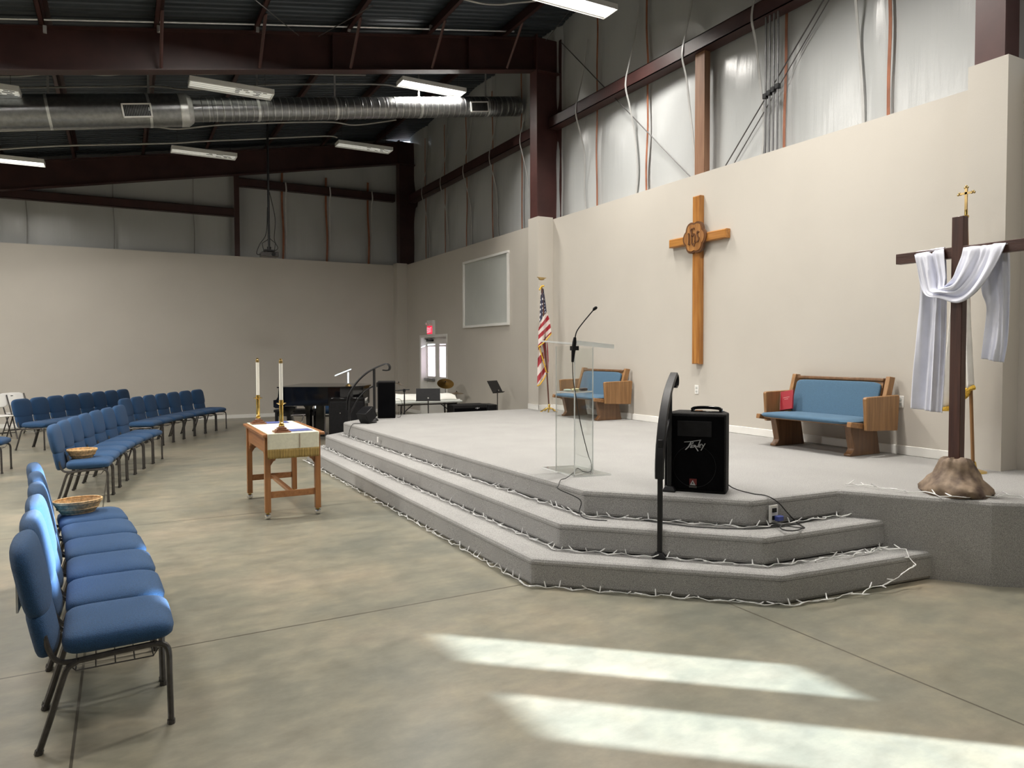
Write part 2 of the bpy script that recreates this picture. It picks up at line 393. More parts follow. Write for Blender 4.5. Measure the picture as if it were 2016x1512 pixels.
# pilasters wrapped round the column feet
p = MB().box(6.40, XW, 10.77, 11.12, 0, 3.95).obj('trim_1', M_wall, smooth=0); struct(p)
p = MB().box(6.46, XW, 3.28, 3.60, 0, 4.03).obj('trim_2', M_wall, smooth=0); struct(p)
p = MB().box(6.42, XW, 18.12, YB, 0, 3.95).obj('trim_3', M_wall, smooth=0); struct(p)
# baseboards
BH = 0.09
struct(MB().box(XW-0.016, XW, 3.60, 10.77, ZS, ZS+BH).box(6.384, 6.40, 10.754, 11.12, ZS, ZS+BH).box(6.384, XW, 10.754, 10.77, ZS, ZS+BH).obj('baseboard_right', M_base, bev=0.004))
struct(MB().box(XL, XW, YB-0.016, YB, 0, BH).obj('baseboard_back', M_base, bev=0.004))
struct(MB().box(XW-0.016, XW, 11.12, DY0, 0, BH).box(XW-0.016, XW, DY1, 18.12, 0, BH).obj('baseboard_far', M_base, bev=0.004))

# insulated upper walls: pillows between the seams
def ins_right(y0, y1, seams, name):
    cuts = sorted([y0]+list(seams)+[y1]); rnd = random.Random(3)
    ys = []; st = []
    for i in range(len(cuts)-1):
        for k in range(12): ys.append(cuts[i]+(cuts[i+1]-cuts[i])*k/12); st.append((k/12, rnd.random()))
    ys.append(cuts[-1]); st.append((0, 0))
    zs = [WH-0.1+(7.45-WH+0.1)*j/26 for j in range(27)]
    vs = []; ny = len(ys)
    for j, z in enumerate(zs):
        for i, y in enumerate(ys):
            f = st[i][0]; girt = math.exp(-((z-5.68)/0.35)**2)
            bul = 0.085*(4*f*(1-f))**0.6*(1-0.8*girt)
            vs.append((7.03-bul-0.012*sin(7*y+2.3*z)*sin(3.1*z+y), y, z))
    fs = [(j*ny+i, j*ny+i+1, (j+1)*ny+i+1, (j+1)*ny+i) for j in range(len(zs)-1) for i in range(ny-1)]
    m = MB(); m.add(vs, fs); return struct(m.obj(name, M_vinyl, smooth=80))
SE1 = [9.80, 8.52, 7.24, 5.96, 4.68]; SE2 = [17.4, 16.15, 14.9, 13.6, 12.35]
ins_right(2.0, 10.95, SE1, 'wall_right_upper'); ins_right(10.95, 18.7, SE2, 'wall_right_far_upper')
def ins_back(x0, x1, seams, name):
    cuts = sorted([x0]+list(seams)+[x1]); xs = []; st = []
    for i in range(len(cuts)-1):
        for k in range(10): xs.append(cuts[i]+(cuts[i+1]-cuts[i])*k/10); st.append(k/10)
    xs.append(cuts[-1]); st.append(0); nx = len(xs)
    zs = [WH-0.1+(7.4-WH)*j/20 for j in range(21)]
    vs = [(x, 18.72-0.06*(4*st[i]*(1-st[i]))**0.6-0.01*sin(6*x+3*z), z) for z in zs for i, x in enumerate(xs)]
    fs = [(j*nx+i, j*nx+i+1, (j+1)*nx+i+1, (j+1)*nx+i) for j in range(20) for i in range(nx-1)]
    m = MB(); m.add(vs, fs); return struct(m.obj(name, M_vinyl, smooth=80))
ins_back(XL, 7.1, [-6.5, -5.0, -3.5, -1.87, -0.1, 1.6, 2.5, 3.6, 4.7, 5.81], 'wall_back_upper')

# ribbed roof deck (ribs run down the slope)
m = MB(); y = YF; prof = []
while y < 18.9:
    prof += [(y, 0), (y+0.075, 0), (y+0.09, 0.018), (y+0.125, 0.018), (y+0.14, 0)]; y += 0.145
vs = [(x, py, zr(x)+pz) for x in (XL, 7.2) for (py, pz) in prof]; n = len(prof)
m.add(vs, [(i, i+1, n+i+1, n+i) for i in range(n-1)])
m.box(XL, 7.2, YF, 18.9, 0, 0.02, Matrix.Shear('XY', 4, (0, 0)) @ Matrix(((1, 0, 0, 0), (0, 1, 0, 0), (0.185, 0, 1, 6.2), (0, 0, 0, 1))))
struct(m.obj('ceiling', M_deck, smooth=0))

# ------------------------------------------------------------------ far exit door
dr = struct(MB().box(XW-0.012, XW+0.02, DY0-0.06, DY0, 0, DZ+0.05).box(XW-0.012, XW+0.02, DY1, DY1+0.06, 0, DZ+0.05)
            .box(XW-0.0145, XW+0.018, DY0-0.062, DY1+0.062, DZ, DZ+0.052).box(XW, 6.93, DY0-0.03, DY0+0.003, 0, DZ).box(XW, 6.93, DY1-0.012, DY1+0.04, 0, DZ)
            .box(XW, 6.93, DY0, DY1, DZ-0.01, DZ+0.04).obj('trim_4', M_base, smooth=0))
d = MB(); xd0, xd1 = 6.86, 6.91
g1, g2, g3, g4 = [on_x(x, 700, xd0).y for x in (842, 857, 865, 879)]
dy0, dy1 = 15.6, 17.14+0.0
mid = 16.62
ZB, ZTP = 0.98, 1.80
door = struct(MB().box(xd0, xd1, g3, g2, 0, DZ-0.005).box(xd0, xd1, DY0, g4, 0, DZ-0.005).box(xd0, xd1, g1, DY1-0.013, 0, DZ-0.005)
   .box(xd0, xd1, g4, g3, 0, ZB).box(xd0, xd1, g2, g1, 0, ZB).box(xd0, xd1, g4, g3, ZTP, DZ-0.005).box(xd0, xd1, g2, g1, ZTP, DZ-0.005)
   .box(xd0, xd1, g4, g3, 1.74, 1.765).box(xd0, xd1, g2, g1, 1.74, 1.765).obj('door_1', M_base, smooth=0))
MB().box(xd0+0.02, xd0+0.026, g4, g3, ZB, ZTP).obj('pane', M_glass, door, smooth=0)
MB().box(xd0+0.02, xd0+0.026, g2, g1, ZB, ZTP).obj('pane', M_glass, door, smooth=0)
# frosted film added over glass, slits shaped to throw sun streaks on back wall
for a_, b_, sl_y in ((g4, g3, 16.17), (g2, g1, 16.905)):
    MB().box(xd0+0.014, xd0+0.018, a_, sl_y-0.011, ZB, 1.745).box(xd0+0.014, xd0+0.018, min(sl_y+0.011, b_), b_, ZB, 1.745).obj('added_frosted_film', M_film, door, smooth=0)
MB().box(xd0+0.014, xd0+0.018, 15.93, g3, 1.76, ZTP).obj('added_frosted_film', M_film, door, smooth=0)  # added piece blocking the rest of the upper sun streak
MB().box(xd0-0.09, xd0-0.04, g2-0.02, g1+0.03, 0.87, 0.93).box(xd0-0.05, xd0, g2+0.05, g2+0.1, 0.86, 0.94).box(xd0-0.05, xd0, g1-0.1, g1-0.05, 0.86, 0.94).obj('push_bar', M_galv, door, bev=0.005)
MB().box(xd0-0.06, xd0, g2+0.1, g1-0.05, 1.86, 1.91).tube([(xd0-0.05, g1-0.15, 1.91), (xd0-0.15, g1-0.2, 1.92), (xd0-0.03, g2+0.1, 1.93)], 0.008).obj('door_closer', M_blackm, door)
# outside: pale pink building seen through the glass
ob = thing('neighbouring_building', 'pale pink building wall seen through the glass of the far exit door', 'building', (14, 30, 0))
MB().box(0, 0.3, -14, 16, 0, 8).obj('wall', M_pinkw, ob, smooth=0)
for k in range(5):
    yy = -7.5+k*2.6
    MB().box(-0.04, 0.0, yy, yy+0.9, 0.1, 0.95).obj('window', M_board, ob, smooth=0)
struct(MB().box(7.3, 40, -20, 50, -0.12, -0.02).obj('ground', mat('outside_paving', (0.5, 0.48, 0.45), 0.9), smooth=0))

# exit sign above the door
t = thing('exit_sign', 'lit red exit sign with emergency lamp box above the far door', 'sign', (XW, 16.37, 2.02))
MB().box(-0.07, 0, -0.19, 0.19, 0, 0.35).obj('housing', M_white, t, bev=0.006)
MB().box(-0.078, -0.069, -0.16, 0.15, 0.02, 0.21).obj('lit_panel', M_exit, t)
lt = MB()
def letter_boxes(mb, x, strokes, x0, x1):
    for (ya, za, yb, zb, wd) in strokes:
        a = Vector((0, ya, za)); bq = Vector((0, yb, zb)); dd = (bq-a).normalized(); nn = Vector((0, -dd.z, dd.y))*wd/2
        q = [a+nn, bq+nn, bq-nn, a-nn]
        mb.hexa([(x0, p.y, p.z) for p in q], [(x1, p.y, p.z) for p in q])
L = {'E': [(0, 0, 0, 1), (0, 1, .7, 1), (0, .5, .6, .5), (0, 0, .7, 0)], 'X': [(0, 0, .7, 1), (.7, 0, 0, 1)], 'I': [(.3, 0, .3, 1)], 'T': [(0, 1, .8, 1), (.4, 0, .4, 1)]}
for i, ch in enumerate('EXIT'):
    oy = 0.13-i*0.068
    letter_boxes(lt, 0, [(oy-s[0]*0.06, 0.05+s[1]*0.12, oy-s[2]*0.06, 0.05+s[3]*0.12, 0.014) for s in L[ch]], -0.083, -0.078)
lt.obj('lettering', M_exitl, t, smooth=0)
for s in (-1, 1): MB().lathe([(0.001, 0.0), (0.03, 0.005), (0.035, 0.03), (0.02, 0.05), (0.001, 0.05)], 12).obj('emergency_lamp', M_white, t, loc=(-0.10, s*0.09, 0.26)).rotation_euler = (0, -1.2, 0)

# white framed panel on the far right wall
t = thing('wall_panel', 'large pale grey panel in a white frame high on the far wall', 'panel', (XW, 13.43, 2.12))
MB().box(-0.015, 0, -1.02, 1.02, 0.03, 1.43).obj('panel_face', M_board, t, smooth=0)
MB().box(-0.045, 0, -1.06, 1.06, 0, 0.05).box(-0.045, 0, -1.06, 1.06, 1.41, 1.46).box(-0.045, 0, -1.06, -1.01, 0.05, 1.41).box(-0.045, 0, 1.01, 1.06, 0.05, 1.41).obj('frame', M_base, t, bev=0.004)

# ================================================================== STEEL
def ibeam_x(mb, y, xa, xb, zb, zt_, fw=0.2, tf=0.014):   # sloping I beam along X (zb, zt_ functions of x)
    def seg(y0, y1, f0, f1):
        mb.hexa([(xa, y0, f0(xa)), (xb, y0, f0(xb)), (xb, y1, f0(xb)), (xa, y1, f0(xa))], [(xa, y0, f1(xa)), (xb, y0, f1(xb)), (xb, y1, f1(xb)), (xa, y1, f1(xa))])
    seg(y-fw/2, y+fw/2, lambda x: zb(x), lambda x: zb(x)+tf); seg(y-fw/2, y+fw/2, lambda x: zt_(x)-tf, lambda x: zt_(x))
    seg(y-0.005, y+0.005, lambda x: zb(x)+tf, lambda x: zt_(x)-tf)
zbm = lambda x: zt(x)-0.565
for y, lab in ((11.1, 'deep dark red steel rafter spanning over the air duct, nearer one'), (18.2, 'dark red steel rafter against the back end wall'), (3.45, 'dark red steel rafter overhead by the right pilaster')):
    m = MB(); ibeam_x(m, y, XL+0.15, 6.495, zbm, zt)
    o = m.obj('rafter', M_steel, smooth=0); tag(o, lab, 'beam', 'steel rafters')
    if y < 15:
        for xs in (-4.0, 2.9, 5.2):
            MB().box(xs, xs+0.01, y-0.09, y+0.09, zbm(xs)+0.015, zt(xs)-0.02).obj('stiffener', M_steel, o, smooth=0)
for y, z0, lab, mm in ((11.1, 3.95, 'dark red steel column standing on the pilaster beside the flag', M_steel_b), (3.45, 4.03, 'dark red steel column above the right pilaster by the draped cross', M_steel_b), (18.22, 3.95, 'steel column in the dark far corner', M_steel)):
    m = MB(); x0 = 6.5; z1 = zt(6.8)
    m.box(x0, x0+0.018, y-0.12, y+0.12, z0, z1); m.box(7.0, 7.018, y-0.12, y+0.12, z0, z1); m.box(x0+0.018, 7.0, y-0.006, y+0.006, z0, z1)
    m.box(x0, 7.0, y-0.12, y+0.12, zbm(6.6)-0.02, zbm(6.6))
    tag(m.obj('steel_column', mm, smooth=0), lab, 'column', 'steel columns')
# purlins
k = 0
PX = [-6.2, -4.85, -3.5, -2.13, -0.80, 0.515, 1.81, 3.155, 4.507, 5.896]
ords = ['', '', '', 'far left', 'sixth', 'fifth', 'fourth', 'third', 'second', 'first']
for bi, (ya, yb, bn) in enumerate(((3.45, 11.1, 'near roof bay'), (11.1, 18.2, 'far roof bay'))):
    for i, x in enumerate(PX):
        z = zt(x); m = MB()
        m.box(x-0.004, x+0.004, ya, yb, z, z+0.2); m.box(x-0.06, x+0.004, ya, yb, z, z+0.006); m.box(x-0.004, x+0.06, ya, yb, z+0.194, z+0.2)
        m.box(x-0.06, x-0.054, ya, yb, z, z+0.03)
        lab = 'dark red roof purlin in the %s, %s from the right wall' % (bn, ords[i]) if i >= 4 else 'dark red roof purlin at the left of the %s' % bn
        tag(m.obj('purlin', M_steel, smooth=0), lab, 'purlin', 'roof purlins')
# flange braces from purlins down to the rafter
for x, pn in ((0.515, 'fifth'), (1.81, 'fourth'), (3.155, 'third'), (4.507, 'second'), (5.896, 'first')):
    a = Vector((x+0.02, 10.45, zt(x)+0.02)); bb = Vector((x+0.02, 11.0, zbm(x)+0.03))
    o = MB().tube([a, bb], 0.022, 4).obj('flange_brace', M_steel_b, smooth=0)
    tag(o, 'slanting brace from the near rafter up to the %s purlin from the right wall' % pn, 'brace', 'rafter flange braces')
# wall girts
for ya, yb, l in ((3.5, 10.98, 'dark red wall girt above the stage wall'), (11.2, 18.1, 'dark red wall girt above the far right wall')):
    m = MB(); m.box(6.74, 6.94, ya-0.0, yb, 5.74, 5.752).box(6.74, 6.752, ya, yb, 5.56, 5.752).box(6.74, 6.94, ya, yb, 5.56, 5.572).box(6.928, 6.94, ya, yb, 5.70, 5.752)
    tag(m.obj('girt', M_steel, smooth=0), l, 'girt', 'wall girts')
for xa, xb, z, l in ((-5.0, 2.44, 4.88, 'dark red girt across the left part of the back wall'), (2.54, 6.5, 5.63, 'dark red girt across the right part of the back wall')):
    m = MB().box(xa, xb, 18.44, 18.46, z, z+0.19).box(xa, xb, 18.44, 18.63, z+0.18, z+0.19).box(xa, xb, 18.44, 18.63, z, z+0.01)
    tag(m.obj('girt', M_steel, smooth=0), l, 'girt', 'wall girts')
tag(MB().box(2.43, 2.55, 18.42, 18.44, WH, 6.1).box(2.485, 2.495, 18.44, 18.62, WH, 6.1).obj('end_wall_post', M_steel, smooth=0), 'dark red steel post in the back end wall', 'post')
# wavy seam strips on the insulation
def strip(name, mtl, pts, wd, axis, label, group, cat='strip'):
    P = bez(pts, 5); m = MB()
    vs = []
    for p in P:
        if axis == 'y': vs += [(p.x, p.y-wd/2, p.z), (p.x, p.y+wd/2, p.z), (p.x+0.006, p.y+wd/2, p.z), (p.x+0.006, p.y-wd/2, p.z)]
        else: vs += [(p.x-wd/2, p.y, p.z), (p.x+wd/2, p.y, p.z), (p.x+wd/2, p.y+0.006, p.z), (p.x-wd/2, p.y+0.006, p.z)]
    n = len(P); fs = [(0, 1, 2, 3), tuple(4*(n-1)+q for q in (3, 2, 1, 0))]
    for i in range(n-1):
        for q in range(4): fs.append((4*i+q, 4*i+(q+1) % 4, 4*i+4+(q+1) % 4, 4*i+4+q))
    m.add(vs, fs); return tag(m.obj(name, mtl, smooth=0), label, cat, group)
rnd = random.Random(11)
LO = ['first', 'second', 'third', 'fourth', 'fifth']
for seams, sec in ((SE1, 'stage wall'), (SE2, 'far right wall')):
    for i, y in enumerate(sorted(seams, reverse=True)):
        if abs(y-7.24) < 0.01: continue
        wv = [(6.955, y+rnd.uniform(-0.025, 0.025), z) for z in (3.925, 4.4, 4.95, 5.5, 5.9, 6.4, 6.9, 7.1)]
        strip('insulation_seam', M_rust, wv, 0.035, 'y', 'reddish seam strip in the insulation above the %s, %s from the back' % (sec, LO[i]), 'red seam strips')
TP1 = [10.09, 8.74, 7.50, 6.28, 4.95]; TP2 = [17.1, 15.9, 14.6, 13.3, 12.0]
for seams, sec in ((TP1, 'stage wall'), (TP2, 'far right wall')):
    for i, y in enumerate(seams):
        wv = [(6.93, y+rnd.uniform(-0.04, 0.04), 3.925), (6.92, y+rnd.uniform(-0.05, 0.05), 4.35), (6.89, y+rnd.uniform(-0.03, 0.03), 4.9), (6.80, y, 5.3), (6.735, y+0.01, 5.55), (6.73, y, 5.70), (6.76, y-0.01, 5.85), (6.86, y-0.03, 6.3), (6.92, y-0.06, 6.8)]
        strip('insulation_strap', M_strap, wv, 0.032, 'y', 'loose white strap hanging over the girt of the %s, %s from the back' % (sec, LO[i]), 'white straps over the girts')
for i, x in enumerate((3.6, 4.7, 5.81)):
    strip('insulation_seam', M_rust, [(x, 18.63, 3.9), (x+0.02, 18.63, 4.6), (x-0.01, 18.63, 5.3), (x, 18.63, 6.1)], 0.05, 'x', 'brown seam strip on the back wall insulation, %s from the post' % LO[i], 'back wall seam strips')
    strip('insulation_strap', M_strap, [(x+0.07, 18.62, 3.9), (x+0.08, 18.60, 4.6), (x+0.05, 18.5, 5.4), (x+0.06, 18.42, 5.62), (x+0.04, 18.42, 5.84)], 0.035, 'x', 'white strap over the back wall girt, %s from the post' % LO[i], 'white straps over the girts')
for px_, wd_ in ((52, 'farthest left'), (224, 'middle'), (382, 'nearest the steel post')):
    xx = on_y(px_, 440, 18.6).x
    strip('insulation_joint', M_joint, [(xx, 18.635, 3.9), (xx+0.01, 18.635, 4.5), (xx-0.01, 18.64, 5.0), (xx, 18.64, 5.9)], 0.022, 'x', 'faint grey taped joint in the left back wall insulation, %s' % wd_, 'taped insulation joints', 'joint')
# wooden nailer post, conduits, brace rods
tag(MB().box(6.80, 6.90, 7.15, 7.33, WH+0.002, 5.555).obj('timber_post', wood('raw_post', (0.20, 0.10, 0.055), (0.28, 0.15, 0.085), 2, 0.6), bev=0.004), 'brown timber post in the insulation above the wall cross', 'post')
for i, y in enumerate((6.13, 6.07, 6.01, 5.95)):
    o = MB().tube([(6.80, y, WH+0.002), (6.80, y, 7.2)], 0.013, 10).obj('conduit', M_cond)
    tag(o, 'grey steel conduit, %s from the left in the bundle of four' % LO[i], 'pipe', 'conduit bundle')
    MB().box(6.775, 6.825, y-0.027, y+0.027, 4.60+0.02*i, 4.66+0.02*i).obj('coupling', M_blackm, o, bev=0.004)
def rod(a, b, lab, r=0.008):
    tag(MB().tube([a, b], r, 6).obj('brace_rod', M_rod), lab, 'rod', 'diagonal brace rods')
rod((6.86, 10.75, 7.02), (6.86, 7.45, 3.95), 'thin diagonal brace rod from the column down to the stage wall')
rod((6.86, 4.9, 5.95), (6.86, 6.85, 3.95), 'thin diagonal brace rod crossing the conduit bundle')
rod((6.90, 4.87, 5.95), (6.90, 6.75, 3.95), 'second thin rod just behind the one crossing the conduits', 0.006)
rod((6.45, 10.6, 6.9), (5.6, 6.0, 7.05), 'thin wire from the column top to the roof', 0.005)
a, b2 = on_y(440, 0, 9.5), on_y(588, 70, 10.9)
rod(on_y(500, -2, 9.0), on_y(588, 70, 10.95), 'thin wire running down to the near rafter, left one', 0.006)
rod(on_y(735, 10, 9.6), on_y(627, 72, 10.95), 'thin wire running down to the near rafter, right one', 0.006)

# electrical conduit along the near rafter and loose cables
def cable(name, pts, r, mt, lab, cat='cable', group=None, n=8):
    return tag(MB().tube(bez(pts, n), r, 6).obj(name, mt), lab, cat, group)
o = cable('conduit', [on_y(-40, 36, 10.9), on_y(500, 48, 10.9), on_y(1012, 62, 10.9)], 0.014, M_galvl, 'thin bright conduit running along the top of the near rafter', 'pipe')
for x in (88, 312, 507, 687, 848): 
    pnt = on_y(x, 46, 10.9); MB().box(pnt.x-0.02, pnt.x+0.02, 10.88, 10.92, pnt.z-0.12, pnt.z-0.03).obj('clamp', M_galvl, o, smooth=0)
cable('sagging_cable', [on_y(x, y, 12.9) for x, y in ((-30, 150), (40, 150), (92, 145), (150, 143), (210, 148), (290, 141), (400, 146), (500, 142), (620, 146), (720, 148))], 0.014, M_cable, 'pale cable sagging just under the near rafter')
cable('sagging_cable', [on_y(x, y, 12.6) for x, y in ((30, 172), (90, 172), (300, 170), (360, 176), (420, 175), (540, 167), (740, 166), (790, 172), (860, 172))], 0.014, M_cable, 'pale cable strung above the air duct')
cable('sagging_cable', [on_y(x, y, 14.2) for x, y in ((-30, 259), (60, 256), (150, 254), (300, 250), (350, 254), (450, 245), (640, 240), (700, 246), (780, 236))], 0.015, M_cable, 'pale cable strung just below the air duct')
cable('sagging_cable', [on_y(x, y, 15.2) for x, y in ((-30, 296), (80, 289), (160, 286), (338, 282), (400, 278), (520, 273), (640, 268), (664, 271))], 0.015, M_cable, 'pale cable linking the two far unlit light fixtures')
cable('sagging_cable', [on_y(x, y, 9.6) for x, y in ((912, -2), (950, 7), (985, 9), (1010, 6), (1055, 2))], 0.013, M_cable, 'pale cable at the top edge beside the near lit fixture')

# ------------------------------------------------------------------ air duct
t = thing('air_duct', 'long round galvanised air duct hanging under the roof', 'duct', (0, 12.3, 0))
def dz(x): return 5.20+0.171*(x+0.0)+0.035*0
DR = Vector((1, 0, 0.171)).normalized()
def ring_pts(x): return (x, 0, dz(x))
def ducttube(x0, x1, r, n=1):
    return MB().tube([(x0+(x1-x0)*i/n, 0, dz(x0+(x1-x0)*i/n)) for i in range(n+1)], r, 28)
ducttube(-9.0, 0.84, 0.245).obj('wide_section', M_galv, t)
pp = [(0.84, 0.245), (0.85, 0.25), (0.95, 0.25), (1.02, 0.20), (1.03, 0.182)]
MB().tube([(x, 0, dz(x)) for x, r in pp], [r for x, r in pp], 28, cap=False).obj('reducer', M_galvl, t, smooth=15)
sp_ = []; rr_ = []
x = 1.02
while x < 6.78:
    sp_ += [(x, 0, dz(x)), (x+0.13, 0, dz(x+0.13)), (x+0.137, 0, dz(x+0.137)), (x+0.144, 0, dz(x+0.144))]; rr_ += [0.18, 0.18, 0.186, 0.18]; x += 0.15
MB().tube(sp_, rr_, 28).obj('spiral_section', M_galv, t, smooth=25)
sm_ = MB(); x = 1.25
while x < 6.75:
    sm_.tube([(x-0.004, 0, dz(x-0.004)), (x+0.004, 0, dz(x+0.004))], 0.1845, 28, cap=False); x += 0.11
sm_.obj('spiral_seams', M_galvl, t)
MB().tube([(6.78, 0, dz(6.78)), (6.83, 0, dz(6.83))], 0.187, 28).obj('end_cap', M_galv, t)
for x in (-2.4, -0.87, 0.42, 2.0, 3.27, 4.80, 6.15):
    rd = 0.248 if x < 0.84 else 0.187
    MB().tube([(x-0.018, 0, dz(x-0.018)), (x+0.018, 0, dz(x+0.018))], rd+0.003, 28).obj('band', M_galvl, t)
    MB().box(x-0.015, x+0.015, -0.004, 0.004, dz(x)+rd, zr(x)).obj('hanger_strap', M_galvl, t, smooth=0)
for x, s, rd in ((0.25, 1.0, 0.245), (5.93, 0.92, 0.182)):
    g = MB(); w2, h2 = 0.2*s, 0.10*s
    fr = MB().box(-w2, w2, -rd-0.02, -rd+0.04, h2-0.02, h2).box(-w2, w2, -rd-0.02, -rd+0.04, -h2, -h2+0.02).box(-w2, -w2+0.02, -rd-0.02, -rd+0.04, -h2, h2).box(w2-0.02, w2, -rd-0.02, -rd+0.04, -h2, h2)
    gr = fr.obj('vent_grille', M_white, t, loc=(x, 0, dz(x)-0.02)); gr.rotation_euler = (0.18, -0.17, 0)
    MB().box(-w2+0.01, w2-0.01, -rd+0.0, -rd+0.03, -h2+0.01, h2-0.01).obj('grille_back', M_black, gr, smooth=0)
    sl_ = MB(); n = 17
    for i in range(n):
        xx = -w2+0.025+(2*w2-0.05)*i/(n-1); sl_.box(xx-0.0035, xx+0.0035, -rd-0.015, -rd+0.003, -h2+0.015, h2-0.015)
    sl_.obj('louvres', M_galv, gr, smooth=0)

# ------------------------------------------------------------------ light fixtures
def fixture(loc, lit, label, rz=0.0, tilt=0.0, lamp=True, power=1.0, spread=150):
    t = thing('light_fixture', label, 'ceiling light', loc, rz, 'hanging strip lights')
    h = MB(); Lh, Wh = 0.61, 0.165
    h.box(-Lh, Lh, -Wh, Wh, 0.06, 0.075)
    for s in (-1, 1):
        h.hexa([(-Lh, s*Wh, 0.0), (Lh, s*Wh, 0.0), (Lh, s*(Wh+0.004), 0.0), (-Lh, s*(Wh+0.004), 0.0)], [(-Lh, s*Wh, 0.075), (Lh, s*Wh, 0.075), (Lh, s*(Wh+0.004), 0.075), (-Lh, s*(Wh+0.004), 0.075)])
        h.box(s*Lh-0.003, s*Lh+0.003, -Wh, Wh, 0.0, 0.075)
    for i in range(5):
        yy = -0.15+0.075*i; h.prism([(yy-0.014, 0.06), (yy, 0.018), (yy+0.014, 0.06)], lambda p: (-Lh+0.01, p[0], p[1]), lambda p: (Lh-0.01, p[0], p[1]))
    h.obj('housing', M_refl, t, smooth=0)
    for i in range(4):
        yy = -0.1125+0.075*i
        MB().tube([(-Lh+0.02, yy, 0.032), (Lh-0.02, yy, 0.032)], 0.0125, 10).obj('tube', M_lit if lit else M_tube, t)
    for s in (-1, 1): MB().tube([(s*0.5, 0, 0.075), (s*0.5, 0, max(0.1, zr(loc[0]+s*0.5)-loc[2]))], 0.003, 5).obj('hanger_wire', M_blackm, t)
    if not lit:
        rr = random.Random(int(loc[0]*100)); q = MB()
        for i in range(14):
            xx = rr.uniform(0.0, 0.5); yy = rr.choice([-0.075, 0.0, 0.075]); q.box(xx, xx+0.06, yy-0.005, yy+0.005, 0.012, 0.0175)
        q.obj('dark_reflection_dashes', M_blackm, t, smooth=0)  # dark dashes modelled to imitate reflections in the unlit fixture
    if lit and lamp:
        al = bpy.data.lights.new('lamp', 'AREA'); al.shape = 'RECTANGLE'; al.size = 1.16; al.size_y = 0.28; al.energy = LAMP_W*power
        al.color = (1.0, 0.955, 0.89); al.spread = radians(spread)
        ao = bpy.data.objects.new('lamp', al); C.objects.link(ao); ao.parent = t; ao.location = (0, 0, -0.003)
    t.rotation_euler = (tilt, 0, rz)
    return t
fixture((1.57, 11.97, 5.66), False, 'unlit white strip light with added tube glow hanging in front of the duct, upper left of the picture')
fixture((4.98, 12.12, 6.32), True, 'lit strip light glowing above the right end of the duct', spread=140)
fixture((1.54, 15.9, 5.62), False, 'unlit strip light with added tube glow hanging below the duct, beside the projector pole')
fixture((4.79, 15.6, 6.10), False, 'unlit strip light with added tube glow below the right end of the duct near the dark corner')
fixture((-1.78, 12.0, 5.14), False, 'unlit strip light with added tube glow cut by the left edge at duct height')
fixture((-1.80, 15.75, 5.04), True, 'lit strip light cut by the left edge below the duct', power=0.6, spread=165)
fixture((5.55, 8.35, 6.36), True, 'lit strip light at the top edge above the stage', power=1.1, spread=135)
for x, y, pw in ((4.7, 4.9, 1.55), (5.0, 1.0, 0.6), (1.5, 4.6, 0.4), (1.5, 0.6, 0.4), (1.5, 8.3, 1.9), (-1.9, 8.3, 2.1), (-1.9, 4.4, 0.5), (-5.3, 8.3, 2.8), (-5.4, 13.3, 2.8), (-5.3, 1.0, 0.6)):
    fixture((x, y, (5.37 if x > 4 else 5.82)+0.185*x), True, 'unseen strip light added over the hall for fill light', power=pw, spread=135 if x > 4 else 172)  # unseen fixtures, added mostly to raise the ambient light

# projector on its pole
t = thing('projector', 'ceiling projector on a long black drop pole with hanging cables', 'projector', (2.54, 14.5, 0))
MB().tube([(0, 0, 3.62), (0, 0, 6.55)], 0.022, 10).obj('drop_pole', M_blackm, t)
MB().box(-0.16, 0.16, -0.13, 0.13, 3.44, 3.53).obj('projector_body', M_frame, t, bev=0.012)
MB().tube([(0.06, -0.13, 3.485), (0.06, -0.16, 3.485)], 0.035, 14).obj('lens', M_black, t)
MB().box(-0.10, 0.10, -0.08, 0.08, 3.55, 3.58).tube([(0, 0, 3.53), (0, 0, 3.64)], 0.04, 10).tube([(-0.1, 0, 3.57), (-0.13, 0, 3.70), (-0.02, 0, 3.78)], 0.007).tube([(0.1, 0, 3.57), (0.12, 0, 3.72), (0.02, 0, 3.8)], 0.007).obj('mount', M_blackm, t)
MB().tube(bez([(0.02, 0, 4.7), (0.12, 0, 4.2), (0.10, 0, 3.8), (0.16, -0.02, 3.62), (0.05, -0.02, 3.55)]), 0.008, 6).tube(bez([(-0.02, 0, 4.4), (-0.05, 0, 3.9), (-0.17, 0, 3.68), (-0.23, 0, 3.50), (-0.14, 0, 3.48)]), 0.008, 6).obj('cable', M_cabk, t)

# ================================================================== STAGE
P3 = [(XW, 2.2), (5.3, 2.2), (5.07, 2.66), (4.575, 3.41), (3.743, 3.463), (2.95, 4.32), (2.82, 10.33), (3.62, 11.10), (XW, 11.10)]
P3 = [(XW-0.001, 2.0), (5.9, 2.0), (5.10, 2.64), (4.575, 3.41), (3.743, 3.463), (2.95, 4.32), (2.82, 10.33), (3.62, 11.10), (XW-0.001, 11.10)]
P2 = [(6.2, 3.35), (4.71, 3.17), (3.635, 3.242), (2.675, 4.22), (2.585, 10.45), (3.30, 11.10), (6.2, 11.10)]
P1 = [(6.2, 3.30), (4.81, 2.935), (3.583, 3.062), (2.40, 4.14), (2.345, 10.58), (2.98, 11.10), (6.2, 11.10)]
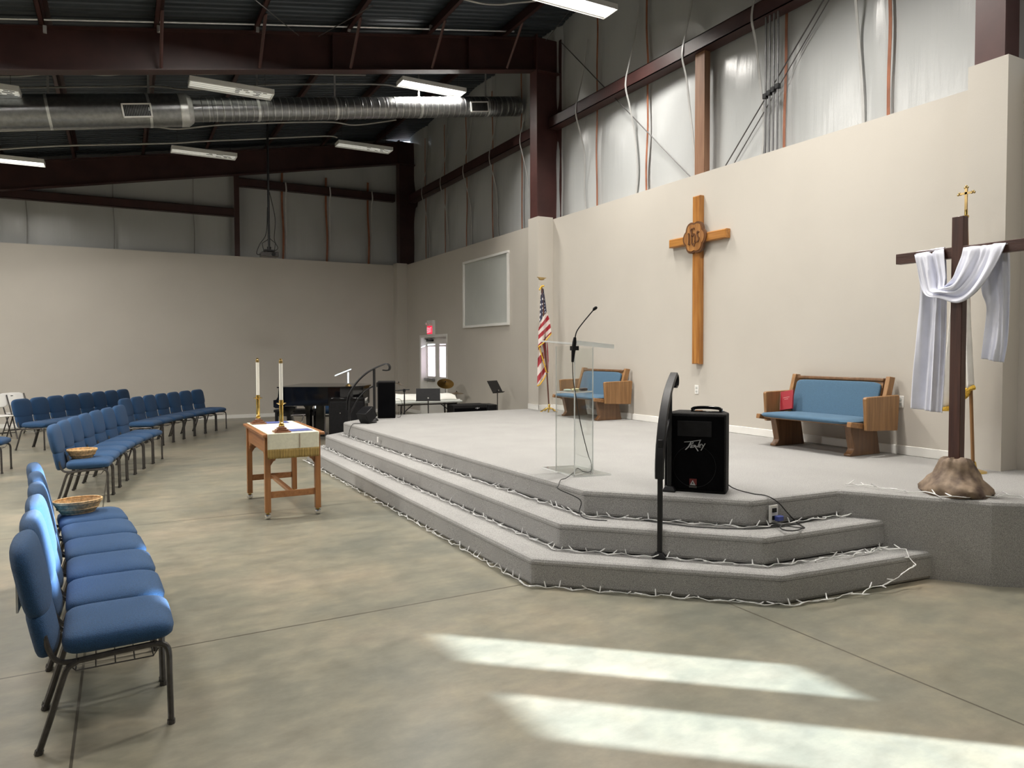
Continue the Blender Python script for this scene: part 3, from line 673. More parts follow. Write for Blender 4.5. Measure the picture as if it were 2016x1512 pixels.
# local correction so that every step ends against the side block
P2[0] = (5.2, 3.14); P2.insert(0, (5.2, 6.0)); P1[0] = (5.2, 2.89); P1.insert(0, (5.2, 6.0))
stg = thing('stage', 'grey carpeted stage platform with two steps and a side block', 'stage', (0, 0, 0))
def layer(name, poly, z0, z1, sub_ny=1):
    m = MB(); m.prism(poly, lambda p: (p[0], p[1], z0), lambda p: (p[0], p[1], z1))
    return m.obj(name, M_carpet, stg, smooth=0, bev=0.024)
layer('platform', P3, 0.385, ZS); 
layer('upper_step', P2, 0.195, 0.38); layer('lower_step', P1, 0.0, 0.19)
MB().prism([(XW-0.001, 1.998), (5.899, 1.998), (5.0985, 2.638), (4.573, 3.409), (4.573, 4.2), (XW-0.001, 4.2)], lambda p: (p[0], p[1], 0.0), lambda p: (p[0], p[1], ZS-0.029)).obj('side_block', M_carpet, stg, smooth=0)
# carpet seams under the nosings
def seam(poly, z, idx):
    m = MB()
    for i in idx:
        a = Vector((*poly[i], z)); c = Vector((*poly[i+1], z)); d = (c-a).normalized(); nrm = Vector((d.y, -d.x, 0))
        L0 = (c-a).length
        for off in (0.0005, ):
            q = [a+nrm*off, c+nrm*off]
            m.tube([q[0]+Vector((0, 0, 0)), q[1]], 0.0017, 4)
    return m
for poly, z in ((P1, 0.150), (P2, 0.340), (P3, 0.530)):
    rev = poly
    seam(poly, z, range(1, 6) if poly is not P3 else range(2, 6)).obj('carpet_seam', M_carpd, stg, smooth=0)
# white outlet in the riser, small white hook
t = thing('riser_outlet', 'white electrical outlet plate in the stage riser with plugged leads', 'outlet', (3.92, 3.440, 0.464), 0.0)
MB().box(-0.04, 0.04, -0.012, 0.0, -0.06, 0.06).obj('plate', M_white, t, bev=0.003)
MB().box(-0.018, 0.018, -0.02, -0.010, 0.012, 0.04).box(-0.018, 0.018, -0.02, -0.010, -0.04, -0.012).obj('socket', M_black, t, smooth=0)
MB().box(-0.005, 0.05, -0.055, -0.016, -0.045, -0.01).obj('plug', M_bluev, t, bev=0.006)

# ------------------------------------------------------------------ string lights
bulb0 = MB().tube([(0, 0, 0), (0, 0, 0.020), (0, 0, 0.022), (0, 0, 0.040), (0, 0, 0.048)], [0.0046, 0.0046, 0.0038, 0.0038, 0.0008], 6).obj('bulb', M_bulb)
first = [True]
def string_lights(path, label, spacing=0.085, seed=1):
    rnd = random.Random(seed); P = [Vector(p) for p in path]
    # resample with wiggle
    pts = []; acc = 0
    for i in range(len(P)-1):
        L0 = (P[i+1]-P[i]).length; n = max(1, int(L0/0.03))
        for k in range(n): pts.append(P[i].lerp(P[i+1], k/n))
    pts.append(P[-1]); q = []
    for i, p in enumerate(pts):
        d = pts[min(i+1, len(pts)-1)]-pts[max(i-1, 0)]; d.normalize(); nn = Vector((-d.y, d.x, 0))
        q.append(p+nn*(0.013*sin(i*0.8)+rnd.uniform(-0.006, 0.008)+0.006)+Vector((0, 0, 0.005+abs(0.013*sin(i*0.55+seed)))))
    t = thing('string_lights', label, 'string lights', tuple(q[0]), 0, 'white string lights round the stage')
    o0 = q[0].copy()
    MB().tube([p-o0 for p in q], 0.0028, 5).tube([p-o0+Vector((0.004, 0.004, 0.004*sin(i*0.8))) for i, p in enumerate(q)], 0.0016, 4).obj('wire', M_wire, t)
    step = max(2, int(round(spacing/0.03))); cnt = 0
    for i in range(1, len(q)-1, step):
        if cnt >= 100: break
        cnt += 1
        if first[0]: o = bulb0; first[0] = False
        else: o = bulb0.copy(); C.objects.link(o)
        o.parent = t; o.location = q[i]-o0
        o.rotation_euler = (rnd.uniform(-1.5, 1.5), rnd.uniform(-1.5, 1.5), rnd.uniform(0, 6.28))
    return t
def off(poly, z, a, b, d=0.028):
    out = []
    for i in range(a, b+1):
        p = Vector((*poly[i], z)); pa = Vector((*poly[i-1], z)); pc = Vector((*poly[(i+1) % len(poly)], z))
        d1 = (p-pa).normalized(); d2 = (pc-p).normalized(); n = Vector((-d1.y-d2.y, d1.x+d2.x, 0)).normalized()
        ctr = Vector((5.2, 7, z)); n = n if n.dot(p-ctr) > 0 else -n
        out.append(p+n*d)
    return out
f1 = off(P1, 0, 1, 6); f2 = off(P2, 0.19, 1, 6); f3 = off(P3, 0.38, 3, 7)
def lp(a, b, t): return a.lerp(b, t)
mid1 = lp(f1[3], f1[4], 0.42) if len(f1) > 4 else f1[3]
# floor line: right end rises over the step corner
up = [Vector((4.60, 3.12, 0.195)), Vector((4.72, 2.99, 0.2)), Vector((4.66, 2.90, 0.13)), Vector((4.50, 2.90, 0.07)), Vector((4.25, 2.93, 0.02)), Vector((4.0, 2.965, 0.0))]
string_lights(up+[f1[2], f1[3]], 'white string lights on the floor round the near corner of the lowest step', seed=2)
string_lights([f1[3], lp(f1[3], f1[4], 0.5)], 'white string lights along the floor, camera half of the long lowest step', seed=3)
string_lights([lp(f1[3], f1[4], 0.5), f1[4], lp(f1[4], f1[5], 0.6)], 'white string lights along the floor, far half of the long lowest step', seed=4)
string_lights([Vector((4.55, 3.14, 0.192)), Vector((4.4, 3.10, 0.195))]+[f2[2], f2[3]], 'white string lights on the lowest tread by the near handrail', seed=5)
string_lights([f2[3], lp(f2[3], f2[4], 0.5)], 'white string lights along the lowest tread, camera half', seed=6)
string_lights([lp(f2[3], f2[4], 0.5), f2[4], lp(f2[4], f2[5], 0.5)], 'white string lights along the lowest tread, far half', seed=7)
string_lights([Vector((4.62, 3.36, 0.385))]+[f3[1], f3[2]], 'white string lights on the upper tread below the black loudspeaker', seed=8)
string_lights([f3[2], lp(f3[2], f3[3], 0.5)], 'white string lights along the upper tread, camera half', seed=9)
string_lights([lp(f3[2], f3[3], 0.5), f3[3]], 'white string lights along the upper tread, far half', seed=10)
string_lights([on_z(x, y, ZS+0.003) for x, y in ((1665, 958), (1700, 958), (1760, 968), (1810, 973), (1860, 980), (1900, 984), (1950, 981), (2010, 981), (2030, 985))], 'white string lights lying on the platform at the foot of the draped cross', seed=11, spacing=0.1)
string_lights([on_z(x, y, 0.194) for x, y in ((1590, 1092), (1640, 1092), (1700, 1093), (1740, 1085), (1725, 1075))], 'short loop of white string lights lying loose on the lowest tread by the side block', seed=12)

# ================================================================== CHAIRS
def make_chair():
    t = thing('upholstered_chair', 'x', 'chair')
    W = 0.447
    def sf(p):
        q = Vector(p)
        if q.x > 0.08: q.z -= 0.25*(q.x-0.08)**1.5 if q.z > 0 else -0.02*(q.x-0.08)
        return q
    s = MB().pad((0.058, 0, 0.408), (0.415, W, 0.108), 7, 3.4, 36, 12, fn=sf); s.obj('seat', M_chair, t, smooth=80)
    tl = Matrix.Translation((-0.185, 0, 0.375)) @ Matrix.Rotation(radians(-11), 4, 'Y')
    def bf(p):
        q = Vector(p); return q
    b = MB()
    b.pad((-0.012, 0, 0.305), (0.10, W, 0.325), 2.5, 4.0, 32, 14, mx=tl)
    def taper(p):
        q = Vector(p); q.y *= 0.92+0.5*(q.z); return q
    b.pad((-0.016, 0, 0.088), (0.088, W*0.95, 0.205), 2.6, 6.0, 32, 10, mx=tl, fn=taper)
    b.obj('backrest', M_chair, t, smooth=80)
    for sgn in (-1, 1):
        y = sgn*0.205
        MB().tube(bez([(0.185, y, 0.357), (0.222, y, 0.345), (0.238, y, 0.31), (0.240, y, 0.22), (0.243, y, 0.0)], 4), 0.0125, 8).tube([(0.243, y, 0.0), (0.243, y, 0.02)], 0.016, 8).obj('leg', M_frame, t)
        MB().tube(bez([(-0.09, y, 0.345), (-0.125, y, 0.325), (-0.145, y, 0.28), (-0.19, y, 0.13), (-0.232, y, 0.0)], 4), 0.0125, 8).tube([(-0.232, y, 0.0), (-0.227, y, 0.018)], 0.016, 8).obj('leg', M_frame, t)
        MB().tube([(-0.09, y, 0.345), (0.05, y, 0.353), (0.185, y, 0.357)], 0.0125, 8).obj('seat_rail', M_frame, t)
        MB().tube(bez([(-0.06, y*0.97, 0.345), (-0.13, y*0.97, 0.345), (-0.168, y*0.93, 0.36), (-0.190, y*0.90, 0.40), (-0.205, y*0.88, 0.46)], 4), 0.011, 8).obj('back_post', M_frame, t)
    r = MB()
    for x in (-0.10, -0.03, 0.04, 0.11, 0.18): r.tube([(x, -0.20, 0.305), (x, 0.20, 0.305)], 0.003, 5)
    r.tube([(-0.12, -0.2, 0.33), (-0.10, -0.2, 0.305), (0.18, -0.2, 0.305), (0.2, -0.2, 0.335)], 0.003, 5).tube([(-0.12, 0.2, 0.33), (-0.10, 0.2, 0.305), (0.18, 0.2, 0.305), (0.2, 0.2, 0.335)], 0.003, 5)
    r.obj('book_rack', M_frame, t)
    return t
chair0 = make_chair(); used = [False]
def place_chair(x, y, rz, label, group):
    if not used[0]:
        used[0] = True; c = chair0; c.location = (x, y, 0); c.rotation_euler = (0, 0, rz); c['label'] = label; c['group'] = group
    else: c = dup(chair0, (x, y, 0), rz, label, group)
    return c
rows = []
def quad_row(p0, d0, d1, n, w):   # start (front-leg line), heading at start and end, count, spacing
    p = Vector((*p0, 0)); out = []
    for i in range(n):
        a = radians(d0+(d1-d0)*(i/(n-1)))
        d = Vector((cos(a), sin(a), 0)); f = Vector((d.y, -d.x, 0))
        mid = p+d*w/2; out.append((mid-f*0.24, math.atan2(f.y, f.x))); p = p+d*w
    return out
RA = quad_row((0.155, 3.31), 91.5, 97.0, 6, 0.465)
RB = quad_row((-0.16, 8.66), 84.5, 72, 7, 0.468)
RC = quad_row((-1.149, 13.86), 61, 62, 8, 0.445)
RD = quad_row((0.412, 13.13), 68, 57, 7, 0.462)
for i, (p, a) in enumerate(RA):
    l = ['blue padded chair at the near end of the row closest to the camera', 'second blue chair in the row closest to the camera', 'third blue chair in the row closest to the camera', 'fourth blue chair in the row closest to the camera', 'fifth blue chair in the row closest to the camera', 'blue chair holding a wicker basket at the far end of the closest row'][i]
    place_chair(p.x, p.y, a, l, 'row of blue chairs closest to the camera')
for i, (p, a) in enumerate(RB):
    l = 'blue chair holding a basket at the near end of the middle curved row' if i == 0 else 'blue chair in the middle curved row, %s from its basket end' % (['', 'second', 'third', 'fourth', 'fifth', 'sixth', 'seventh and last'][i])
    place_chair(p.x, p.y, a, l, 'middle curved row of blue chairs')
for i, (p, a) in enumerate(RC):
    place_chair(p.x, p.y, a, 'blue chair in the rear row by the folding chairs, %s from left' % (['first', 'second', 'third', 'fourth', 'fifth', 'sixth', 'seventh', 'eighth and last'][i]), 'rear left row of blue chairs')
for i, (p, a) in enumerate(RD):
    place_chair(p.x, p.y, a, 'blue chair in the back row facing the table, %s from left' % (['first', 'second', 'third', 'fourth', 'fifth', 'sixth', 'seventh and last'][i]), 'back row of blue chairs facing the table')
place_chair(-1.63, 11.68, radians(-8), 'blue padded chair cut off by the left edge of the picture', 'blue chairs at the left edge')
# papers tucked in the rack behind the nearest chair
tag(MB().box(-0.02, -0.012, -0.08, 0.08, 0, 0.12).obj('paper_sheet', M_white, loc=(-0.375, 3.55, 0.53), smooth=0), 'white paper tucked behind the nearest blue chair back', 'paper')

# white folding chairs
def folding_chair(loc, rz, label):
    t = thing('folding_chair', label, 'folding chair', loc, rz, 'white folding chairs')
    tl = Matrix.Translation((-0.20, 0, 0.60)) @ Matrix.Rotation(radians(-18), 4, 'Y')
    MB().pad((0, 0, 0.1), (0.03, 0.44, 0.26), 3, 4.5, 24, 8, mx=tl).obj('backrest', M_white, t, smooth=70)
    MB().pad((0.03, 0, 0.43), (0.40, 0.40, 0.035), 5, 3, 24, 8).obj('seat', M_white, t, smooth=70)
    for s in (-1, 1):
        y = s*0.21
        MB().tube([(0.24, y, 0), (0.02, y, 0.40), (-0.24, y, 0.80)], 0.012, 8).obj('leg', mat('brown_tube', (0.06, 0.035, 0.025), 0.4, metal=0.4) if s == -1 and loc[0] < -1.9 else M_frame, t)
        MB().tube([(-0.22, y*0.9, 0), (0.12, y*0.9, 0.43)], 0.011, 8).obj('leg', M_frame, t)
    MB().tube([(-0.16, -0.19, 0.10), (-0.16, 0.19, 0.10)], 0.008, 6).tube([(0.18, -0.21, 0.12), (0.18, 0.21, 0.12)], 0.008, 6).obj('crossbar', M_frame, t)
    MB().box(0.012, 0.02, -0.02, 0.02, 0.155, 0.168, mx=tl).obj('hand_slot', M_black, t, smooth=0)
    return t
folding_chair((-2.02, 16.1, 0), radians(-65), 'white folding chair cut by the left edge, nearer of the pair')
folding_chair((-1.80, 16.75, 0), radians(-62), 'white folding chair behind the rear row of blue chairs, farther of the pair')

# baskets
def basket(loc, rz, sx, sy, label):
    t = thing('wicker_basket', label, 'basket', loc, rz, 'offering baskets')
    m = MB(); seg = 96; prof = []
    n = 14
    for i in range(n+1): prof.append((0.095+0.035*(i/n)**0.8, 0.012+0.065*i/n, i))
    vs = []
    for (r, z, i) in prof:
        for k in range(seg):
            a = 2*pi*k/seg; rr = r+0.0022*sin(24*a)*(1 if i % 2 else -1)
            vs.append((rr*cos(a)*sx, rr*sin(a)*sy, z))
    fs = [(i*seg+k, i*seg+(k+1) % seg, (i+1)*seg+(k+1) % seg, (i+1)*seg+k) for i in range(n) for k in range(seg)]
    m.add(vs, fs); m.obj('woven_side', M_wick, t, smooth=80, solid=0.005)
    MB().lathe([(0.001, 0), (0.094, 0.0), (0.097, 0.012), (0.001, 0.012)], 40, sx=sx, sy=sy).obj('base', M_wick, t)
    for z, r in ((0.078, 0.133), (0.088, 0.134)):
        MB().tube([(r*cos(2*pi*k/60)*sx, r*sin(2*pi*k/60)*sy, z) for k in range(60)], 0.006, 8, closed=True).obj('rim', M_wick, t)
    MB().tube([(r*0+0.116*cos(2*pi*k/60)*sx, 0.116*sin(2*pi*k/60)*sy, 0.035) for k in range(60)], 0.004, 6, closed=True).obj('band', M_wick, t)
    return t
p, a = RA[5]; basket((p.x-0.03, p.y+0.03, 0.462), a+radians(12), 1.12, 0.92, 'oval wicker basket on the far seat of the nearest row of chairs')
p, a = RB[0]; basket((p.x-0.02, p.y+0.03, 0.462), a, 1.05, 0.95, 'round wicker basket on the near seat of the middle curved row')

# ================================================================== COMMUNION TABLE
tx0, tx1, ty0, ty1, th = 1.15, 1.70, 6.96, 8.20, 0.815
t = thing('communion_table', 'small cherry wood table on brass ball casters by the stage steps', 'table', ((tx0+tx1)/2, (ty0+ty1)/2, 0))
ox, oy = (tx0+tx1)/2, (ty0+ty1)/2; hx, hy = (tx1-tx0)/2, (ty1-ty0)/2
MB().box(-hx-0.01, hx+0.02, -hy, hy, th-0.028, th).obj('tabletop', M_cherryt, t, bev=0.006)
LX, LY = 0.235, 0.545
def bracket(mb, o, ux, depth=0.0):   # shaped bracket under the apron, in a vertical plane
    pts = [(0, 0), (0.13, 0), (0.13, -0.012), (0.11, -0.02), (0.10, -0.035), (0.075, -0.03), (0.055, -0.04), (0.045, -0.07), (0.03, -0.075), (0.0, -0.12)]
    nrm = Vector((-ux[1], ux[0], 0))*0.009
    mb.prism(pts, lambda p: tuple(Vector(o)+Vector((ux[0]*p[0], ux[1]*p[0], p[1]))-nrm), lambda p: tuple(Vector(o)+Vector((ux[0]*p[0], ux[1]*p[0], p[1]))+nrm))
for sx in (-1, 1):
    for sy in (-1, 1):
        lg = MB().box(sx*LX-0.027, sx*LX+0.027, sy*LY-0.027, sy*LY+0.027, 0.065, th-0.028).obj('leg', M_cherry, t, bev=0.004)
        cst = MB().lathe([(0.001, 0), (0.018, 0.004), (0.030, 0.018), (0.032, 0.03), (0.027, 0.048), (0.010, 0.058), (0.010, 0.066)], 18).obj('caster', M_chrome, lg, loc=(sx*LX, sy*LY, 0))
        MB().lathe([(0.008, 0.056), (0.018, 0.060), (0.018, 0.066), (0.001, 0.066)], 16).obj('caster_cup', M_brass, lg, loc=(sx*LX, sy*LY, 0))
za = th-0.028
MB().box(-LX-0.012, -LX+0.01, -LY+0.02, LY-0.02, za-0.16, za).obj('side_apron', M_cherryt, t, bev=0.003)
MB().box(LX-0.01, LX+0.012, -LY+0.02, LY-0.02, za-0.16, za).obj('side_apron', M_cherryt, t, bev=0.003)
MB().box(-LX+0.02, LX-0.02, -LY-0.012, -LY+0.01, za-0.16, za).obj('end_apron', M_cherryt, t, bev=0.003)
MB().box(-LX+0.02, LX-0.02, LY-0.01, LY+0.012, za-0.16, za).obj('end_apron', M_cherryt, t, bev=0.003)
m = MB()
for s in (-1, 1):
    bracket(m, (-LX, s*(LY-0.027), za-0.16), (0, -s)); bracket(m, (LX, s*(LY-0.027), za-0.16), (0, -s))
    bracket(m, (-LX+0.027, s*LY, za-0.16), (1, 0)); bracket(m, (LX-0.027, s*LY, za-0.16), (-1, 0))
m.obj('corner_brackets', M_cherry, t, smooth=0)
for s in (-1, 1): MB().box(-LX+0.02, LX-0.02, s*LY-0.013, s*LY+0.013, 0.20, 0.26).obj('stretcher', M_cherryt, t, bev=0.003)
MB().box(-0.02, 0.02, -LY+0.01, LY-0.01, 0.212, 0.248).obj('stretcher', M_cherryt, t, bev=0.003)
# cream cloth with gold fringe
zc = th+0.003; DRP = 0.165
cl = thing('table_runner', 'cream cloth with gold fringe draped over the communion table', 'tablecloth', (ox, oy, th))
def runner(u, v):
    Y0 = -hy-0.008; Ltot = DRP+2*hy+0.008; s = u*Ltot; X = -hx+0.03+(2*hx-0.07)*v
    if s < DRP: return (X, Y0-0.004+0.005*sin(v*14)*(DRP-s)/DRP, zc-th-(DRP-s)+0.0)
    return (X, Y0+(s-DRP), 0.004)
MB().grid(runner, 60, 24).obj('cloth', M_cloth, cl, smooth=60, solid=0.004)
def fringe(u, v):
    X = -hx+0.03+(2*hx-0.07)*v
    return (X, -hy-0.014+0.0012*sin(v*120)+0.005*sin(v*14), 0.003-DRP+0.02-0.088*u+0.002*sin(v*300))
MB().grid(fringe, 4, 160).obj('gold_fringe', M_fr2, cl, smooth=60, solid=0.004)
MB().box(0.05-0.004, 0.05+0.004, -hy-0.0175, -hy-0.014, -0.135, -0.005).obj('centre_pleat', mat('runner_fold', (0.34, 0.27, 0.2), 0.8), cl, smooth=0)
# books / folders
for i, (x, y, rz, lab) in enumerate(((ox+0.07, 7.02+0.13, 0.06, 'dark blue folder lying on the near end of the table cloth'), (ox+0.03, 8.05, -0.03, 'dark blue folder lying at the far end of the table cloth'))):
    o = thing('folder', lab, 'folder', (x, y, th+0.006), rz, 'blue folders on the communion table')
    MB().box(-0.10, 0.13, -0.09, 0.09, 0, 0.006).obj('cover', M_bluev, o, bev=0.002)
    MB().box(-0.095, 0.125, -0.085, 0.085, 0.0061, 0.0068).obj('label_sheet', mat('faded_blue', (0.09, 0.12, 0.33), 0.5), o, smooth=0)
# candlesticks
def candlestick(loc, label, hc=0.36):
    t = thing('candlestick', label, 'candlestick', loc, 0, 'brass candlesticks on the communion table')
    b = MB()
    for r, z0, z1 in ((0.075, 0, 0.014), (0.055, 0.014, 0.030), (0.04, 0.030, 0.046)): b.box(-r, r, -r, r, z0, z1)
    b.lathe([(0.036, 0.046), (0.028, 0.058), (0.020, 0.064), (0.001, 0.064)], 4)
    b.obj('stepped_base', M_dkoak if False else wood('walnut_base', (0.16, 0.06, 0.03), (0.24, 0.10, 0.045), 0), t, bev=0.003)
    MB().lathe([(0.001, 0.06), (0.026, 0.062), (0.028, 0.07), (0.018, 0.078), (0.024, 0.088), (0.017, 0.098), (0.019, 0.106), (0.019, 0.255), (0.016, 0.262), (0.035, 0.272), (0.046, 0.276), (0.046, 0.281), (0.022, 0.286), (0.021, 0.31), (0.001, 0.31)], 24).obj('brass_stem', M_brass, t)
    MB().tube([(0, 0, 0.30), (0, 0, 0.30+hc)], 0.0175, 20).obj('candle', M_ivory, t)
    MB().lathe([(0.0185, 0.30+hc), (0.0185, 0.325+hc), (0.012, 0.332+hc), (0.012, 0.345+hc), (0.001, 0.348+hc)], 18).obj('candle_follower', M_dkbrass, t)
candlestick((1.33, 7.06, th+0.006), 'brass candlestick with white candle at the near corner of the table')
candlestick((1.27, 8.02, th+0.006), 'brass candlestick with white candle at the far end of the table')

# ================================================================== WALL CROSS
t = thing('wall_cross', 'tall golden oak cross with carved round emblem hung on the stage wall', 'cross', (XW, 7.11, 1.42))
def bev_bar(y0, y1, z0, z1, x0=-0.075, x1=0, e=0.012):
    m = MB(); m.box(x0+e, x1, y0, y1, z0, z1)
    m.hexa([(x0+e, y0, z0), (x0+e, y1, z0), (x0+e, y1, z1), (x0+e, y0, z1)], [(x0, y0+e, z0+e), (x0, y1-e, z0+e), (x0, y1-e, z1-e), (x0, y0+e, z1-e)])
    return m
bev_bar(-0.066, 0.066, 0, 2.20, -0.08).obj('upright', M_golden, t, smooth=0)
bev_bar(-0.53, 0.53, 1.585, 1.70, -0.078).obj('crossbar', M_goldenh, t, smooth=0)
def lobed(r, n=6, a=0.16, seg=96): return [(r*(1+a*abs(cos(n*k*pi/seg*1.0)))*cos(2*pi*k/seg), r*(1+a*abs(cos(n*k*pi/seg)))*sin(2*pi*k/seg)) for k in range(seg)]
med = thing('x', '', '') if False else None
zc_ = 1.655
MB().prism(lobed(0.185), lambda p: (-0.06, p[0]*0.95, zc_+p[1]*1.02), lambda p: (-0.105, p[0], zc_+p[1]*1.02)).obj('medallion', M_carvedd, t, smooth=0)
md = [o for o in t.children if o.name.startswith('medallion')][0]
MB().prism(lobed(0.160), lambda p: (-0.100, p[0], zc_+p[1]*1.02), lambda p: (-0.112, p[0], zc_+p[1]*1.02)).obj('medallion_face', M_carved, md, smooth=0)
# carved IHS monogram
mm = MB(); S = 0.0125
def st(pts, wd=0.02):
    for (a, b) in zip(pts[:-1], pts[1:]):
        letter_boxes(mm, 0, [(-a[0], zc_+a[1], -b[0], zc_+b[1], wd)], -0.122, -0.108)
st([(-0.098, 0.065), (-0.085, 0.05), (-0.085, -0.06), (-0.07, -0.085)], 0.022); st([(-0.085, -0.06), (-0.10, -0.08)], 0.014)
st([(-0.055, 0.085), (-0.035, 0.115), (0.01, 0.12), (0.012, 0.10)], 0.016); st([(-0.035, 0.11), (-0.03, 0.0), (-0.03, -0.07), (-0.012, -0.09)], 0.024)
st([(-0.03, 0.02), (0.01, 0.045), (0.025, 0.02), (0.025, -0.06), (0.005, -0.115)], 0.022); st([(0.025, -0.05), (0.042, -0.07)], 0.014)
st([(0.10, 0.055), (0.075, 0.07), (0.062, 0.04), (0.08, 0.005), (0.10, -0.02), (0.09, -0.055), (0.062, -0.06)], 0.02)
mm.obj('carved_letters', M_carvedd, md, smooth=0)

# outlets on the stage wall
for (y, z, lab) in ((8.56, 1.086, 'white wall outlet beside the left pew'), (7.155, 1.08, 'white wall outlet below the wall cross'), (4.323, 1.086, 'white wall outlet beside the right pew')):
    t = thing('wall_outlet', lab, 'outlet', (XW, y, z), 0, 'outlets along the stage wall')
    MB().box(-0.007, 0, -0.036, 0.036, -0.058, 0.058).obj('plate', M_white, t, bev=0.003)
    MB().box(-0.010, -0.006, -0.017, 0.017, 0.010, 0.038).box(-0.010, -0.006, -0.017, 0.017, -0.038, -0.010).obj('socket', M_board, t, bev=0.003)

# ================================================================== PEWS
def pew(loc, label, L_=1.06):
    # origin at floor, back against wall (+X), seat faces -X, length along Y
    t = thing('short_pew', label, 'pew', loc, 0, 'short oak pews on the stage')
    h = L_/2
    # backrest, tilted
    def bk(x, z): return x
    m = MB(); m.hexa([(-0.20, -h+0.03, 0.33), (-0.165, -h+0.03, 0.33), (-0.165, h-0.03, 0.33), (-0.20, h-0.03, 0.33)], [(-0.085, -h+0.03, 0.735), (-0.05, -h+0.03, 0.735), (-0.05, h-0.03, 0.735), (-0.085, h-0.03, 0.735)])
    m.obj('back_board', M_oakh, t, bev=0.004)
    tl = Matrix.Translation((-0.215, 0, 0.35)) @ Matrix.Rotation(radians(16), 4, 'Y')
    MB().pad((0, 0, 0.175), (0.055, 2*h-0.06, 0.385), 5, 12, 48, 16, mx=tl).obj('back_cushion', M_pewf, t, smooth=60)
    m = MB(); m.hexa([(-0.11, -h+0.02, 0.715), (-0.04, -h+0.02, 0.715), (-0.04, h-0.02, 0.715), (-0.11, h-0.02, 0.715)], [(-0.105, -h+0.02, 0.745), (-0.035, -h+0.02, 0.745), (-0.035, h-0.02, 0.745), (-0.105, h-0.02, 0.745)]); m.obj('top_rail', M_dkoak, t, bev=0.006)
    # seat board & cushion
    MB().box(-0.62, -0.18, -h+0.01, h-0.01, 0.300, 0.316).obj('seat_board', M_oakh, t, bev=0.006)
    MB().pad((-0.445, 0.0, 0.338), (0.49, 2*h+0.02, 0.06), 9, 4, 40, 8).obj('seat_cushion', M_pewf, t, smooth=60)
    for s in (-1, 1):
        y0 = s*(h+0.004); th_ = 0.045*s
        # upper end post of the back
        P = [(-0.245, 0.30), (-0.165, 0.30), (-0.02, 0.755), (-0.105, 0.765)]
        MB().prism(P, lambda p: (p[0], y0, p[1]), lambda p: (p[0], y0+th_, p[1])).obj('end_post', M_oak, t, bev=0.006)
        P = [(-0.50, 0.255), (-0.035, 0.235), (-0.01, 0.57), (-0.025, 0.585), (-0.51, 0.575), (-0.525, 0.56)]
        y1 = y0+th_; MB().prism(P, lambda p: (p[0], y1, p[1]), lambda p: (p[0], y1+th_*0.9, p[1])).obj('arm_panel', M_oak, t, bev=0.008)
        P = [(-0.68, 0.295), (-0.50, 0.27), (-0.50, 0.325), (-0.67, 0.345)]
        MB().prism(P, lambda p: (p[0], y0-th_*0.2, p[1]), lambda p: (p[0], y0+th_*0.9, p[1])).obj('seat_end_cap', M_oakh, t, bev=0.006)
        P = [(-0.56, 0.30), (-0.17, 0.30), (-0.12, 0.06), (-0.105, 0.0), (-0.56, 0.0), (-0.56, 0.02), (-0.53, 0.035), (-0.505, 0.07)]
        yl = s*(h-0.12); MB().prism(P, lambda p: (p[0], yl, p[1]), lambda p: (p[0], yl+0.075*s, p[1])).obj('leg_panel', M_dkoak, t, bev=0.006)
    return t
pew((XW-0.02, 4.93, ZS), 'short oak pew with light blue cushions and a red book, right of the wall cross')
pew((XW-0.02, 9.10, ZS), 'short oak pew with light blue cushions behind the clear lectern')
t = thing('hymnal', 'red hymnal leaning in the left corner of the right pew', 'book', (XW-0.36, 5.385, ZS+0.375), 0)
bk = Matrix.Rotation(radians(18), 4, 'Y') @ Matrix.Rotation(radians(-12), 4, 'X')
MB().box(-0.022, 0.0, -0.085, 0.075, 0.0, 0.215, mx=bk).obj('cover', M_red, t, bev=0.003)
MB().box(-0.018, -0.004, -0.08, 0.078, 0.003, 0.212, mx=bk).obj('pages', M_white, t, smooth=0)
mt = MB()
for zz, ww in ((0.135, 0.045), (0.115, 0.03)):
    mt.box(-0.0232, -0.0221, -ww, ww-0.01, zz, zz+0.006, mx=bk)
mt.obj('title_lettering', mat('title_pink', (0.5, 0.2, 0.2), 0.5), t, smooth=0)

# ================================================================== LECTERN
lp_ = Vector((3.30, 5.06, ZS))
lrz = math.atan2(4.857-5.075, 3.227-3.193)  # not used for the frame below
A_, B_, C_ = on_z(1095, 931, ZS), on_z(1131, 938, ZS), on_z(1167, 929, ZS)
t = thing('clear_lectern', 'clear acrylic lectern standing at the front of the stage', 'lectern', (0, 0, 0))
def vpanel(name, a, b, z0, z1, th=0.012):
    a = Vector((a.x, a.y, 0)); b = Vector((b.x, b.y, 0)); d = (b-a).normalized(); n = Vector((-d.y, d.x, 0))*th/2
    m = MB(); m.cur = 0
    m.hexa([(p.x, p.y, z0) for p in (a-n, b-n, b+n, a+n)], [(p.x, p.y, z1) for p in (a-n, b-n, b+n, a+n)])
    o = m.obj(name, [M_acr, M_acre], t, smooth=0)
    for p in o.data.polygons:
        if p.area < 0.02: p.material_index = 1
    return o
A2 = Vector((3.06, 5.20, 0)); B2 = Vector((3.215, 4.87, 0)); C2 = Vector((3.50, 4.985, 0))
A2 = Vector((A_.x, A_.y, 0)) ; B2 = Vector((B_.x, B_.y, 0)); C2 = Vector((C_.x, C_.y, 0))
D2 = A2+(C2-B2)
vpanel('side_panel', A2, B2, ZS+0.013, 1.63); vpanel('front_panel', B2, C2, ZS+0.013, 1.61); vpanel('side_panel', C2, D2, ZS+0.013, 1.62)
